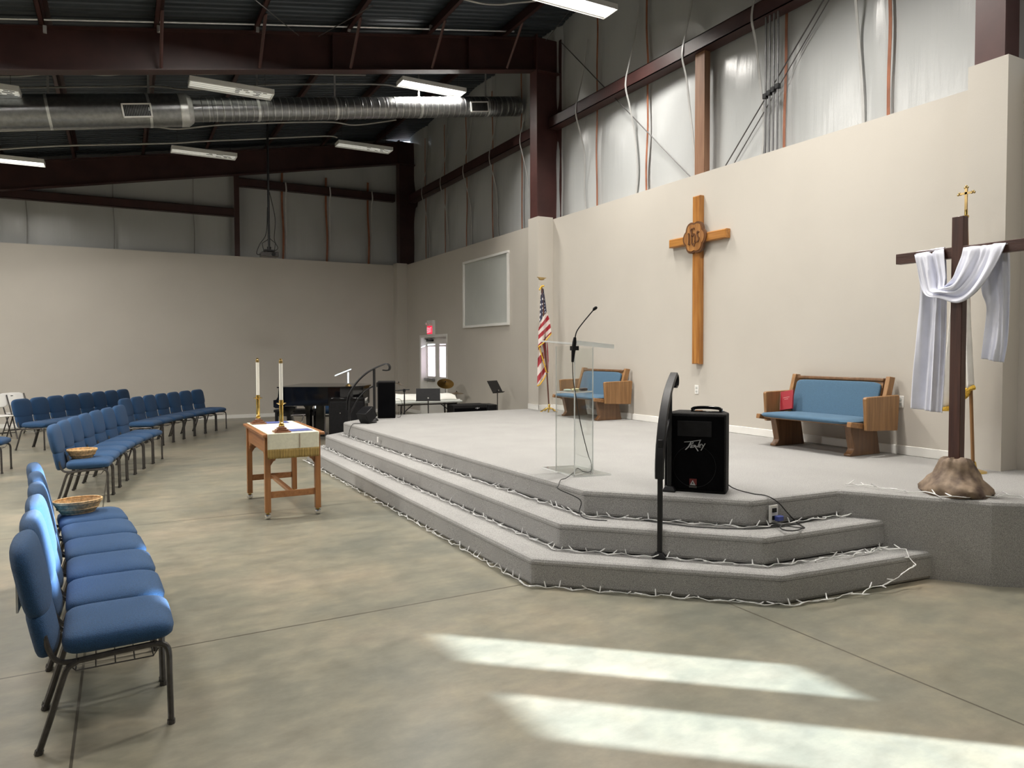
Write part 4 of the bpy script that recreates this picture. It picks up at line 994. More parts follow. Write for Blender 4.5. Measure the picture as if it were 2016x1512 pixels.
def hplate(name, pts, zf, th=0.012):
    m = MB(); n = len(pts); m.hexa([(p.x, p.y, zf(p)) for p in pts], [(p.x, p.y, zf(p)+th) for p in pts]); o = m.obj(name, [M_acr, M_acre], t, smooth=0)
    for p in o.data.polygons:
        if abs(p.normal.z) < 0.5: p.material_index = 1
    return o
cen = (A2+B2+C2+D2)/4
def exp(pts, k): return [cen+(p-cen)*k for p in pts]
bs = [on_z(1066, 922, ZS), on_z(1129, 940, ZS), on_z(1203, 936, ZS)]; bs.append(bs[0]+(bs[2]-bs[1])*0.95)
hplate('base_plate', bs, lambda p: ZS+0.001)
hplate('shelf', exp([A2, B2, C2, D2], 0.99), lambda p: 1.245, 0.010)
dv = (C2-B2).normalized(); dw = (A2-B2).normalized()
tp = [cen+dw*0.26-dv*0.24, cen-dw*0.26-dv*0.22, cen-dw*0.26+dv*0.27, cen+dw*0.26+dv*0.27]
tp = [on_z(1060, 676, 1.655), None, None, None] if False else tp
vx = Vector((cos(YAW), -sin(YAW), 0)); vy = Vector((sin(YAW), cos(YAW), 0))
tp = [cen-vx*0.29+vy*0.05, cen-vx*0.02-vy*0.22, cen+vx*0.325-vy*0.05, cen+vx*0.05+vy*0.24]
hplate('reading_top', tp, lambda p: 1.640-0.10*((p-cen).dot(vx)), 0.014)
a, b = tp[1], tp[2]; d = (b-a).normalized(); m = MB()
m.hexa([(q.x, q.y, 1.640-0.10*((q-cen).dot(vx))+0.012) for q in (a, b, b+Vector((-d.y, d.x, 0))*0.01, a+Vector((-d.y, d.x, 0))*0.01)], [(q.x, q.y, 1.640-0.10*((q-cen).dot(vx))+0.035) for q in (a, b, b+Vector((-d.y, d.x, 0))*0.01, a+Vector((-d.y, d.x, 0))*0.01)])
m.obj('book_ledge', M_acre, t, smooth=0)
# things on its shelf
for i, (dx, dy, sz, cc, lab) in enumerate(((0.02, 0.06, (0.09, 0.05, 0.02), (0.62, 0.60, 0.35), 'small pale yellow packet on the lectern shelf'), (-0.06, 0.09, (0.06, 0.05, 0.016), (0.5, 0.62, 0.55), 'small pale green case on the lectern shelf'), (0.07, 0.12, (0.07, 0.05, 0.03), (0.05, 0.05, 0.06), 'small dark pouch on the lectern shelf'))):
    q = cen+vx*dx-vy*(dy-0.09); tag(MB().pad((0, 0, sz[2]/2), sz, 4, 3, 16, 6).obj(('packet', 'case', 'pouch')[i], mat('shelf_item', cc, 0.5), loc=(q.x, q.y, 1.256)), lab, ('packet', 'case', 'pouch')[i])
# sheets under the reading top
q = cen+vx*0.02-vy*0.06
tag(MB().box(-0.05, 0.05, -0.02, 0.02, 0, 0.0).obj('x', M_white), 'x', 'x') if False else None
# gooseneck microphone and its cord
mbp = on_z(1132, 688, 1.60); B3 = Vector((B2.x, B2.y, 0))
q0 = cen-vx*0.02-vy*0.215
t = thing('gooseneck_microphone', 'black gooseneck microphone clipped to the front of the clear lectern', 'microphone', (q0.x, q0.y, 1.63))
def vp(u, z, f=0.0): return tuple(vx*u+vy*f+Vector((0, 0, z)))
MB().tube([vp(-0.015, -0.13), vp(-0.008, -0.04), vp(0.0, 0.03), vp(0.004, 0.07)], [0.010, 0.017, 0.017, 0.011], 12).box(-0.03, 0.03, -0.02, 0.02, -0.035, 0.0).obj('clip', M_black, t)
MB().tube(bez([vp(0.004, 0.06), vp(0.02, 0.12), vp(0.07, 0.19), vp(0.155, 0.292)], 8), 0.005, 8).obj('gooseneck', M_blackm, t)
MB().tube([vp(0.15, 0.285), vp(0.158, 0.297), vp(0.175, 0.309), vp(0.182, 0.314)], [0.006, 0.013, 0.013, 0.007], 12).obj('capsule', M_black, t)
cp = [q0+Vector((0, 0, 1.50))+vx*-0.015, q0+vx*-0.01+Vector((0, 0, 1.36)), q0+vx*0.015+vy*0.02+Vector((0, 0, 1.22))]
fl = [on_z(x, y, ZS+0.019) for x, y in ((1164, 912), (1163, 927), (1150, 929), (1137, 922), (1128, 931), (1115, 941), (1104, 945), (1100, 955))]
fr_ = [on_z(1100, 963, ZS+0.003), on_x(1103, 985, 2.915) if False else Vector((2.925, 4.33, 0.50)), Vector((2.90, 4.30, 0.42)), Vector((2.90, 4.22, 0.388)), Vector((3.0, 4.10, 0.386))]
mid_ = [q0+vx*0.05+Vector((0, 0, 1.0)), q0+vx*0.11+vy*0.02+Vector((0, 0, 0.76))]
o = MB().tube(bez([p-Vector(t.location) for p in cp+mid_+fl+fr_], 8), 0.0035, 6).obj('cord', M_cabk, t)

# ================================================================== NEAR RAILING
def rail(loc, ang, label):
    # origin at floor of upper post; local -x goes down the steps
    t = thing('handrail', label, 'handrail', loc, ang, 'black stair handrails')
    MB().box(-0.016, 0.016, -0.016, 0.016, 0, 0.775).obj('upper_post', M_blackm, t, bev=0.003)
    MB().box(-0.045, 0.045, -0.045, 0.045, 0, 0.012).hexa([(-0.045, -0.045, 0.012), (0.045, -0.045, 0.012), (0.045, 0.045, 0.012), (-0.045, 0.045, 0.012)], [(-0.028, -0.028, 0.04), (0.028, -0.028, 0.04), (0.028, 0.028, 0.04), (-0.028, 0.028, 0.04)]).obj('post_foot', M_blackm, t, bev=0.003)
    MB().box(-0.396-0.016, -0.396+0.016, -0.016, 0.016, -0.38, 0.42).obj('lower_post', M_blackm, t, bev=0.003)
    MB().box(-0.441, -0.351, -0.045, 0.045, -0.38, -0.368).hexa([(-0.441, -0.045, -0.368), (-0.351, -0.045, -0.368), (-0.351, 0.045, -0.368), (-0.441, 0.045, -0.368)], [(-0.424, -0.028, -0.34), (-0.368, -0.028, -0.34), (-0.368, 0.028, -0.34), (-0.424, 0.028, -0.34)]).obj('post_foot', M_blackm, t, bev=0.003)
    pts = bez([(-0.43, 0, 0.16), (-0.425, 0, 0.28), (-0.38, 0, 0.42), (-0.27, 0, 0.58), (-0.12, 0, 0.71), (0.02, 0, 0.785), (0.16, 0, 0.84), (0.21, 0, 0.845), (0.245, 0, 0.81), (0.24, 0, 0.765), (0.205, 0, 0.75), (0.14, 0, 0.755)], 5)
    m = MB(); n = len(pts); vs = []
    for i, p in enumerate(pts):
        d = (pts[min(i+1, n-1)]-pts[max(i-1, 0)]).normalized(); nn = Vector((-d.z, 0, d.x))
        for (a, b) in ((-0.032, -0.008), (-0.024, 0.009), (0.024, 0.009), (0.032, -0.008)): vs.append(p+nn*b+Vector((0, a, 0)))
    fs = [(0, 1, 2, 3), tuple(4*(n-1)+q for q in (3, 2, 1, 0))]
    for i in range(n-1):
        for q in range(4): fs.append((4*i+q, 4*i+(q+1) % 4, 4*i+4+(q+1) % 4, 4*i+4+q))
    m.add(vs, fs); m.obj('top_rail', M_blackm, t, smooth=50)
    MB().tube(bez([(-0.38, 0, 0.12), (-0.25, 0, 0.33), (-0.13, 0, 0.45), (-0.01, 0, 0.52)], 5), 0.011, 6).obj('brace_bar', M_blackm, t)
    return t
rail((3.471, 3.984, ZS), math.atan2(0.255, 0.303), 'black metal handrail on the near stage corner beside the loudspeaker')
rail((3.26, 10.23, ZS), math.atan2(-0.255, 0.303), 'black metal handrail on the far stage corner in front of the piano')

# ================================================================== LOUDSPEAKERS
ang = math.atan2(3.691-4.024, 3.69-3.478)
ang = radians(-52)
t = thing('loudspeaker', 'large black loudspeaker with silver brand lettering on the stage beside the handrail', 'loudspeaker', (3.685, 3.93, ZS), ang)
# local: front face is -y, width along x
W2, HS, DD = 0.218, 0.570, 0.30
m = MB(); P = [(-W2, 0), (W2, 0), (W2, DD*0.55), (W2*0.80, DD), (-W2*0.78, DD)]
m.prism(P, lambda p: (p[0], p[1]-0.11, 0.0), lambda p: (p[0], p[1]-0.11, HS)); m.obj('cabinet', M_tex, t, bev=0.010)
yf = -0.11
gr = MB().box(-W2+0.012, W2-0.012, yf-0.014, yf, 0.02, HS-0.015).obj('grille', M_grille, t, bev=0.008)
MB().box(-0.12, 0.12, yf-0.018, yf-0.013, HS-0.165, HS-0.055).obj('horn_frame', M_black, gr, bev=0.004)
MB().tube([(0.15*cos(2*pi*k/48), yf-0.0145, 0.19+0.15*sin(2*pi*k/48)) for k in range(48)], 0.0012, 6, closed=True).obj('woofer_ring', M_black, gr)
lg = MB()
def L2(cx, cy): return ((cx-475)/9.45*0.00385, (cy-600)/-9.45*0.0037+0.345)
def stroke(pts, wd):
    for a, b in zip(pts[:-1], pts[1:]):
        A = Vector((L2(*a)[0], 0, L2(*a)[1])); B = Vector((L2(*b)[0], 0, L2(*b)[1])); d = (B-A)
        if d.length < 1e-6: continue
        d.normalize(); n = Vector((-d.z, 0, d.x))*wd/2
        q = [A+n, B+n, B-n, A-n]; lg.hexa([(p.x, yf-0.0145, p.z) for p in q], [(p.x, yf-0.0175, p.z) for p in q])
# jagged capital P with a long bar, then e a v e y
sh = 180
def S_(l, wd): stroke([(x+sh, y) for x, y in l], wd)
S_([(120, 556), (250, 540), (412, 506)], 0.0042); S_([(240, 550), (195, 640), (140, 698)], 0.0075); S_([(262, 545), (280, 566), (222, 604)], 0.0045)
S_([(248, 608), (225, 655)], 0.0055); S_([(245, 612), (290, 606)], 0.004); S_([(238, 632), (270, 628)], 0.004); S_([(225, 656), (268, 650)], 0.004)
S_([(298, 608), (278, 652)], 0.0045); S_([(298, 608), (322, 650), (362, 712)], 0.0065); S_([(285, 636), (312, 634)], 0.0035)
S_([(398, 512), (352, 640)], 0.006); S_([(300, 600), (350, 640)], 0.004)
S_([(392, 586), (374, 640)], 0.005); S_([(392, 588), (424, 580)], 0.004); S_([(384, 610), (410, 606)], 0.004); S_([(374, 641), (408, 634)], 0.004)
S_([(425, 578), (445, 618)], 0.005); S_([(480, 566), (440, 640), (410, 696)], 0.006)
lg.obj('brand_lettering', M_grlog, gr, smooth=0)
em = MB(); em.prism([(-0.02, 0), (0.02, 0), (0.0, 0.036)], lambda p: (p[0]-0.01, yf-0.0145, 0.055+p[1]), lambda p: (p[0]-0.01, yf-0.0185, 0.055+p[1])); em.obj('badge_triangle', M_grlog, gr, smooth=0)
MB().box(-0.033, 0.018, yf-0.0165, yf-0.0145, 0.056, 0.10).obj('badge_ground', M_rlog, gr, smooth=0)
MB().prism([(-0.007, 0.01), (0.007, 0.01), (0.0, 0.023)], lambda p: (p[0]-0.01, yf-0.0185, 0.055+p[1]), lambda p: (p[0]-0.01, yf-0.0195, 0.055+p[1])).obj('badge_centre', M_black, gr, smooth=0)
MB().box(-0.035, 0.018, yf-0.0165, yf-0.0145, 0.036, 0.050).obj('badge_caption', M_frame, gr, smooth=0)
MB().box(-0.05, 0.17, 0.02, 0.10, HS, HS+0.008).box(-0.05, -0.03, 0.03, 0.09, HS, HS+0.026).box(0.15, 0.17, 0.03, 0.09, HS, HS+0.026).tube(bez([(-0.05, 0.05, HS+0.014), (-0.02, 0.05, HS+0.028), (0.06, 0.05, HS+0.032), (0.14, 0.05, HS+0.028), (0.17, 0.05, HS+0.014)]), 0.012, 8).obj('carry_handle', M_lacq, t, bev=0.003)
# its lead: coil on the upper tread
c1 = [Vector((3.87, 3.90, ZS+0.10)), Vector((3.90, 3.80, ZS+0.02))]+[on_z(x, y, ZS+0.006) for x, y in ((1478, 971), (1505, 975), (1520, 981))]
c2 = [on_y(1535, 992, 3.425), on_y(1549, 1008, 3.425), on_z(1566, 1026, 0.386)]
coil = [on_z(1558+22*cos(a_), 1038+7*sin(a_), 0.386+0.004*i) for i, a_ in enumerate([k*0.7-0.5 for k in range(20)])]
cable('speaker_lead', c1+c2+coil+[on_z(1520, 1030, 0.40), Vector((3.95, 3.40, 0.43))], 0.004, M_cabk, 'black power lead from the loudspeaker coiled on the upper tread', 'cord')
cable('extension_lead', [on_z(x, y, 0.387) for x, y in ((1650, 1014), (1610, 1021), (1580, 1028), (1540, 1036), (1470, 1041), (1400, 1039), (1340, 1034), (1250, 1021))], 0.004, M_cabk, 'black lead lying along the upper tread under the string lights', 'cord')

# far loudspeaker
t = thing('loudspeaker', 'tall plain black loudspeaker at the far end of the stage next to the far handrail', 'loudspeaker', (3.60, 10.68, ZS), radians(-20))
MB().box(-0.135, 0.135, -0.12, 0.14, 0.0, 0.57).obj('cabinet', M_tex, t, bev=0.012)
MB().box(-0.125, 0.125, -0.132, -0.12, 0.02, 0.55).obj('grille', M_grille, t, bev=0.006)
MB().box(-0.155, -0.13, -0.02, 0.02, 0.48, 0.55).obj('bracket', M_blackm, t, bev=0.003)
cable('speaker_lead', [(3.74, 10.66, 0.86), (3.82, 10.64, 0.84), (3.84, 10.62, 0.70), (3.79, 10.60, 0.58), (3.74, 10.58, 0.577)], 0.004, M_cabk, 'black lead plugged into the side of the far loudspeaker', 'cord')
# small tilted monitor
t = thing('monitor_speaker', 'small black monitor speaker tilted back on the far stage corner', 'loudspeaker', (3.10, 9.98, ZS+0.004), radians(30))
mx = Matrix.Translation((0, 0, 0.045)) @ Matrix.Rotation(radians(-32), 4, 'Y')
MB().box(-0.10, 0.075, -0.09, 0.09, -0.0, 0.175, mx=mx).obj('cabinet', M_black, t, bev=0.01)
MB().box(0.075, 0.10, -0.085, 0.085, 0.005, 0.17, mx=mx).obj('grille', M_tex, t, bev=0.006)
MB().box(-0.06, 0.09, -0.07, 0.07, 0.0, 0.012).obj('foot', M_black, t, bev=0.004)
cable('monitor_lead', [(3.03, 9.93, 0.58), (2.93, 9.92, 0.578), (2.84, 9.90, 0.574), (2.79, 9.88, 0.50), (2.77, 9.87, 0.39)], 0.004, M_cabk, 'black lead from the small monitor over the edge of the stage', 'cord')
tag(MB().box(-0.004, 0.0, -0.02, 0.02, 0, 0.07).box(-0.007, 0.0, -0.035, 0.0, 0.055, 0.07).obj('white_hook', M_white, loc=(2.812, 8.7, 0.45), smooth=0), 'small white clip stuck on the top riser of the stage', 'clip')

# ================================================================== AMERICAN FLAG
def uvmat_flag():
    m, t, b = nt('stars_and_stripes')
    uv = N(t, 'ShaderNodeUVMap'); uv.uv_map = 'UVMap'; sp = N(t, 'ShaderNodeSeparateXYZ'); t.links.new(uv.outputs[0], sp.inputs[0])
    # stripes along v (one stripe each 1.0)
    md = N(t, 'ShaderNodeMath', operation='MODULO'); md.inputs[1].default_value = 2.0; t.links.new(sp.outputs[1], md.inputs[0])
    gt = N(t, 'ShaderNodeMath', operation='GREATER_THAN'); gt.inputs[1].default_value = 1.0; t.links.new(md.outputs[0], gt.inputs[0])
    mx = N(t, 'ShaderNodeMix', data_type='RGBA'); t.links.new(gt.outputs[0], mx.inputs[0]); mx.inputs[6].default_value = (0.36, 0.006, 0.018, 1); mx.inputs[7].default_value = (0.74, 0.66, 0.62, 1)
    # canton where u >= 10 : star field
    cg = N(t, 'ShaderNodeMath', operation='GREATER_THAN'); cg.inputs[1].default_value = 9.0; t.links.new(sp.outputs[0], cg.inputs[0])
    cb = N(t, 'ShaderNodeCombineXYZ'); t.links.new(sp.outputs[0], cb.inputs[0]); t.links.new(sp.outputs[1], cb.inputs[1])
    vo = N(t, 'ShaderNodeTexVoronoi'); vo.inputs['Scale'].default_value = 1.0; vo.inputs['Randomness'].default_value = 0.25; t.links.new(cb.outputs[0], vo.inputs['Vector'])
    ls = N(t, 'ShaderNodeMath', operation='LESS_THAN'); ls.inputs[1].default_value = 0.24; t.links.new(vo.outputs['Distance'], ls.inputs[0])
    m2 = N(t, 'ShaderNodeMix', data_type='RGBA'); t.links.new(ls.outputs[0], m2.inputs[0]); m2.inputs[6].default_value = (0.012, 0.013, 0.05, 1); m2.inputs[7].default_value = (0.75, 0.75, 0.78, 1)
    m3 = N(t, 'ShaderNodeMix', data_type='RGBA'); t.links.new(cg.outputs[0], m3.inputs[0]); t.links.new(mx.outputs[2], m3.inputs[6]); t.links.new(m2.outputs[2], m3.inputs[7])
    t.links.new(m3.outputs[2], b.inputs['Base Color']); b.inputs['Roughness'].default_value = 0.55; b.inputs['Sheen Weight'].default_value = 0.3
    return m
M_flag = uvmat_flag()
FY = 10.35
t = thing('american_flag', 'furled flag with stars and red stripes on a brass footed pole by the pilaster', 'flag', (0, 0, 0))
pb = on_y(1081, 800, FY); pb.z = ZS; ptop = on_y(1067, 568, FY)
MB().tube([pb+Vector((0, 0, 0.05)), ptop], 0.013, 10).obj('pole', wood('brown_pole', (0.09, 0.03, 0.02), (0.13, 0.05, 0.03), 2), t)
fo = MB().lathe([(0.02, 0), (0.03, 0.03), (0.018, 0.05), (0.022, 0.09), (0.016, 0.10)], 16, o=tuple(pb+Vector((0, 0, 0.03))))
for k in range(5):
    a_ = 2*pi*k/5+0.3; d = Vector((cos(a_), sin(a_), 0)); fo.tube(bez([pb+Vector((0, 0, 0.06)), pb+d*0.06+Vector((0, 0, 0.055)), pb+d*0.13+Vector((0, 0, 0.008)), pb+d*0.15+Vector((0, 0, 0.006))], 4), 0.012, 8)
fo.obj('brass_foot', M_brass, t)
ft = on_y(1066, 548, FY)
MB().tube([ptop, ptop+Vector((0, 0, 0.06))], [0.014, 0.007], 10).pad((ft.x, ft.y, ft.z-0.01), (0.12, 0.06, 0.045), 2, 2, 16, 8).tube([ft+Vector((-0.09, 0, 0.02)), ft, ft+Vector((0.09, 0, 0.01))], [0.004, 0.02, 0.006], 8).obj('eagle_finial', M_dkbrass, t)
MB().tube(bez([on_y(1062, 571, FY-0.02), on_y(1066, 564, FY-0.02), on_y(1071, 563, FY-0.02)]), 0.014, 8).obj('gold_cord', M_gold, t)
def flagpart(rows_, yoff, uvf, name='cloth', amp=0.03, nf=3.0, nu=40, nv=20):
    # rows_: list of (left px, right px, y px) stations
    def f(u, v):
        s = u*(len(rows_)-1); i = min(int(s), len(rows_)-2); fr = s-i; a = rows_[i]; c = rows_[i+1]
        lx = a[0]+(c[0]-a[0])*fr; ly = a[1]+(c[1]-a[1])*fr; rx = a[2]+(c[2]-a[2])*fr; ry = a[3]+(c[3]-a[3])*fr
        x = lx+(rx-lx)*v; y = ly+(ry-ly)*v
        return on_y(x, y, FY+yoff+amp*sin(v*pi*nf+u*2)*min(1, u*3+0.2))
    return MB().grid(f, nu, nv, uvfn=uvf).obj(name, M_flag, t, smooth=80, solid=0.004)
# canton
flagpart([(1066, 568, 1070, 568), (1064, 590, 1073, 590), (1063, 612, 1075, 603), (1062, 635, 1076, 614)], 0.0, lambda u, v: (10+v*2.6, u*6.5), 'star_field', amp=0.02)
# upper striped fall
flagpart([(1063, 636, 1076, 613), (1060, 650, 1081, 627), (1060, 664, 1084, 642), (1059.5, 682, 1085.5, 655)], -0.01, lambda u, v: (0.5, 5.9-u*5.2), 'striped_fall', amp=0.03)
# lower folds
flagpart([(1064, 664, 1077, 668), (1069, 690, 1079, 690), (1074, 715, 1080, 712), (1076, 731, 1080, 733)], 0.05, lambda u, v: (0.5, 1+3.2*v+u*1.2), 'striped_fold', amp=0.02)
flagpart([(1060, 680, 1066, 682), (1059, 705, 1070, 700), (1058, 735, 1075, 722), (1057.5, 759, 1074, 741)], 0.03, lambda u, v: (0.5, 0.4+4.8*u+v*0.6), 'striped_fold', amp=0.03)
def fr_line(pts, yo, r=0.011): return MB().tube([on_y(x, y, FY+yo) for x, y in pts], r, 8).obj('gold_fringe', M_gold, t)
fr_line([(1059.5, 683), (1070, 675), (1080, 664), (1085.5, 656)], -0.03); fr_line([(1062, 684), (1068, 705), (1073, 722), (1075.5, 733), (1079.5, 733)], 0.0); fr_line([(1058, 760), (1063, 757), (1070, 747), (1075, 738)], 0.0)

# ================================================================== BIG DRAPED CROSS
cx_, cy_ = 5.19, 2.93
t = thing('draped_cross', 'tall dark stained timber cross set in a rock base at the right of the stage', 'cross', (cx_, cy_, ZS))
MB().box(-0.031, 0.031, -0.040, 0.040, 0.18, 1.955).obj('upright', M_darkw, t, bev=0.004)
MB().box(-0.029, 0.029, -0.62, 0.455, 1.668, 1.745).obj('crossbar', wood('stained_timber_h', (0.050, 0.018, 0.012), (0.085, 0.032, 0.02), 1, 0.5), t, bev=0.004)
rnd = random.Random(5)
import mathutils
def rockfn(r, z, a):
    n = mathutils.noise.noise(Vector((cos(a)*1.6, sin(a)*1.6, z*9)))+0.6*mathutils.noise.noise(Vector((cos(a)*4+5, sin(a)*4, z*20)))
    k = 1+0.16*n*(1 if r > 0.01 else 0)
    return (r*k*cos(a), r*k*sin(a), z*(1+0.08*n))
MB().lathe([(0.001, 0.0), (0.215, 0.0), (0.222, 0.02), (0.215, 0.05), (0.19, 0.08), (0.165, 0.11), (0.14, 0.14), (0.122, 0.17), (0.11, 0.20), (0.10, 0.225), (0.085, 0.245), (0.06, 0.25), (0.001, 0.245)], 64, fn=rockfn).obj('rock_base', M_rock, t, smooth=50)
# white cloth
cl = thing('white_drape', 'long white satin cloth draped over the arms of the timber cross', 'cloth', (0, 0, 0))
XF = cx_-0.034
def stations(sts, nu, nv, fn_fold, name):
    # sts: ((lx,ly,lX),(rx,ry,rX))
    L_ = bez([on_x(a[0], a[1], a[2]) for a, b in sts], 6); R_ = bez([on_x(b[0], b[1], b[2]) for a, b in sts], 6); n = len(L_)-1
    def f(u, v):
        s = u*n; i = min(int(s), n-1); k = s-i
        p = L_[i].lerp(L_[i+1], k).lerp(R_[i].lerp(R_[i+1], k), v)
        return p+Vector((-1, 0, 0))*fn_fold(u, v)
    return MB().grid(f, nu, nv).obj(name, M_whitec, cl, smooth=80, solid=0.004)
F_ = XF-0.015
stations([((1859, 491, cx_+0.035), (1801, 502, cx_+0.035)), ((1859, 492, F_+0.01), (1800, 503, F_+0.01)), ((1861, 515, F_-0.01), (1804, 525, F_)), ((1863, 545, F_-0.03), (1811, 560, F_)), ((1860, 562, F_-0.05), (1823, 582, F_-0.02)),
          ((1866, 558, F_-0.07), (1850, 587, F_-0.06)), ((1876, 546, F_-0.07), (1888, 596, F_-0.09)), ((1884, 525, F_-0.05), (1925, 573, F_-0.08)), ((1892, 505, F_-0.02), (1958, 525, F_-0.04)), ((1896, 489, F_), (1979, 482, F_)), ((1898, 487, cx_+0.035), (1980, 477, cx_+0.035))],
         90, 36, lambda u, v: (0.020*sin(v*pi*3.3+u*6)+0.012*sin(v*pi*7+u*3+1.5*sin(u*7))+0.005*sin(v*pi*15+u*11))*min(1, 4*u, 4*(1-u))*(0.3+sin(pi*v)), 'swag')
Bk = cx_+0.042
stations([((1803, 500, cx_-0.03), (1858, 490, cx_-0.03)), ((1804, 502, Bk), (1860, 492, Bk)), ((1814, 570, Bk), (1862, 560, Bk)), ((1808, 660, Bk), (1861, 660, Bk)), ((1801, 740, Bk), (1858, 745, Bk)), ((1797, 804, Bk), (1854, 813, Bk))],
         70, 30, lambda u, v: (0.016*sin(v*pi*3.2+u*1.5)+0.010*sin(v*v*pi*8+u*2.4)+0.004*sin(v*26-u*5))*min(1, 4*u), 'hanging_tail')
stations([((1934, 492, cx_-0.03), (1984, 480, cx_-0.03)), ((1935, 494, Bk), (1988, 482, Bk)), ((1934, 570, Bk), (1989, 540, Bk)), ((1943, 605, Bk), (1987, 600, Bk)), ((1937, 660, Bk), (1983, 670, Bk)), ((1931, 706, Bk), (1975, 714, Bk))],
         60, 26, lambda u, v: (0.018*sin(v*pi*2.7+u*2.6)+0.010*sin(v*v*pi*7-u*2)+0.004*sin(v*21+u*6))*min(1, 4*u), 'hanging_tail')

# flag with white field and blue corner behind the cross
t = thing('church_flag', 'white flag with blue corner and gold fringe on a pole behind the timber cross', 'flag', (0, 0, 0))
GX = 6.22
q1 = on_x(1902, 425, GX); qb = on_x(1916, 905, GX); qb.z = ZS
MB().tube([qb+Vector((0, 0, 0.03)), q1], 0.014, 10).obj('pole', M_oak, t)
MB().lathe([(0.10, 0), (0.10, 0.012), (0.03, 0.03), (0.022, 0.08), (0.018, 0.09)], 20, o=tuple(qb+Vector((0, 0, 0.001)))).obj('brass_foot', M_brass, t)
fc = on_x(1902, 398, GX); s = 0.0044
m = MB(); dvy = Vector((0, -1, 0))
def yz(a, b): return tuple(Vector((GX, fc.y-a, fc.z+b)))
m.box(GX-0.006, GX+0.006, fc.y-0.010, fc.y+0.010, q1.z-0.01, fc.z+0.115); m.box(GX-0.006, GX+0.006, fc.y-0.045, fc.y+0.045, fc.z+0.065, fc.z+0.083)
for a, b in ((0, 0.125), (-0.055, 0.074), (0.055, 0.074)):
    for da, db in ((0, 0.008), (-0.01, -0.004), (0.01, -0.004)): m.pad(yz(a+da, b+db), (0.012, 0.02, 0.02), 2, 2, 10, 6)
m.obj('cross_finial', M_dkbrass, t)
MB().lathe([(0.008, 0), (0.022, 0.006), (0.022, 0.02), (0.012, 0.03), (0.012, 0.07)], 14, o=(q1.x, q1.y, q1.z-0.02)).obj('collar', M_brass, t)
def wf(px0, px1, py0, py1, amp, m_, name):
    def f(u, v):
        a = (px0[0]+(px0[1]-px0[0])*u); bq = (px1[0]+(px1[1]-px1[0])*u); y = py0+(py1(v)-py0)*u
        p = on_x(a+(bq-a)*v, y, GX); p.x -= 0.03+amp*sin(v*pi*5)*min(1, u*2+0.1); return p
    return MB().grid(f, 50, 40).obj(name, m_, t, smooth=80, solid=0.004)
wf((1899, 1857), (1905, 1922), 430, lambda v: 800-30*v+10*sin(v*5), 0.05, M_cloth if False else mat('flag_white', (0.80, 0.78, 0.74), 0.7), 'white_field')
def bf(u, v):
    p = on_x(1903+(9+6*u)*v*u+0, 440+50*u, GX); p.x -= 0.075; return p
MB().grid(bf, 12, 8).obj('blue_corner', mat('flag_blue', (0.03, 0.04, 0.35), 0.6), t, smooth=80, solid=0.004)
P_ = [on_x(1857+(1922-1857)*v, 800-30*v+10*sin(v*5)+2, GX)+Vector((-0.03-0.03*sin(v*pi*5), 0, 0)) for v in [k/24 for k in range(25)]]
MB().tube(P_, 0.022, 8).obj('gold_fringe', M_gold, t)

# ================================================================== PIANO CORNER
u = Vector((cos(YAW), -sin(YAW), 0)); vv = Vector((sin(YAW), cos(YAW), 0))
PC = Vector((2.38, 12.82, 0))
t = thing('grand_piano', 'shiny black grand piano behind the far end of the stage', 'piano', tuple(PC), math.atan2(u.y, u.x))
# local x along the near side, local y away
case = [(0.0, 0.0), (0.85, 0.0), (1.05, 0.04), (1.25, 0.16), (1.38, 0.4), (1.42, 0.75), (1.36, 1.1), (1.2, 1.34), (0.9, 1.45), (0.0, 1.45)]
MB().prism(case, lambda p: (p[0], p[1], 0.66), lambda p: (p[0], p[1], 0.97)).obj('case', M_lacq, t, smooth=0)
MB().prism([(-0.0, 0.66), (0.0, 0.97), (0.02, 0.97), (0.06, 0.97), (0.06, 0.66)], lambda p: (p[0], 0.0, p[1]), lambda p: (p[0], 1.45, p[1])).obj('fallboard', M_lacq, t, smooth=0)
# cheek block with keybed
MB().prism([(-0.10, 0.64), (-0.10, 0.76), (-0.05, 0.77), (-0.02, 0.82), (-0.005, 0.97), (0.1, 0.97), (0.1, 0.62), (-0.06, 0.62)], lambda p: (p[0], 0.0, p[1]), lambda p: (p[0], 0.09, p[1])).prism([(-0.10, 0.64), (-0.10, 0.76), (-0.05, 0.77), (-0.02, 0.82), (-0.005, 0.97), (0.1, 0.97), (0.1, 0.62), (-0.06, 0.62)], lambda p: (p[0], 1.36, p[1]), lambda p: (p[0], 1.45, p[1])).box(-0.10, 0.1, 0.09, 1.36, 0.62, 0.70).obj('keybed', M_lacq, t, smooth=0)
kb = MB().box(-0.09, 0.0, 0.09, 1.36, 0.70, 0.72).obj('keys', M_ivory, t, smooth=0)
lid = [(-0.03, -0.02), (0.86, -0.02), (1.07, 0.02), (1.27, 0.14), (1.41, 0.39), (1.45, 0.75), (1.38, 1.12), (1.21, 1.36), (0.9, 1.47), (-0.03, 1.47)]
MB().prism(lid, lambda p: (p[0], p[1], 0.972), lambda p: (p[0], p[1], 0.992)).obj('lid', M_lacq, t, smooth=0)
for (lx, ly) in ((0.14, 0.14), (0.14, 1.3), (1.15, 0.7)):
    MB().prism([(-0.028, 0.04), (0.028, 0.04), (0.04, 0.46), (0.06, 0.54), (0.11, 0.60), (0.11, 0.64), (-0.11, 0.64), (-0.11, 0.60), (-0.06, 0.54), (-0.04, 0.46)], lambda p: (lx+p[0], ly-0.05, p[1]), lambda p: (lx+p[0], ly+0.05, p[1])).tube([(lx, ly-0.02, 0.022), (lx, ly+0.02, 0.022)], 0.022, 14).obj('leg', M_lacq, t, smooth=0)
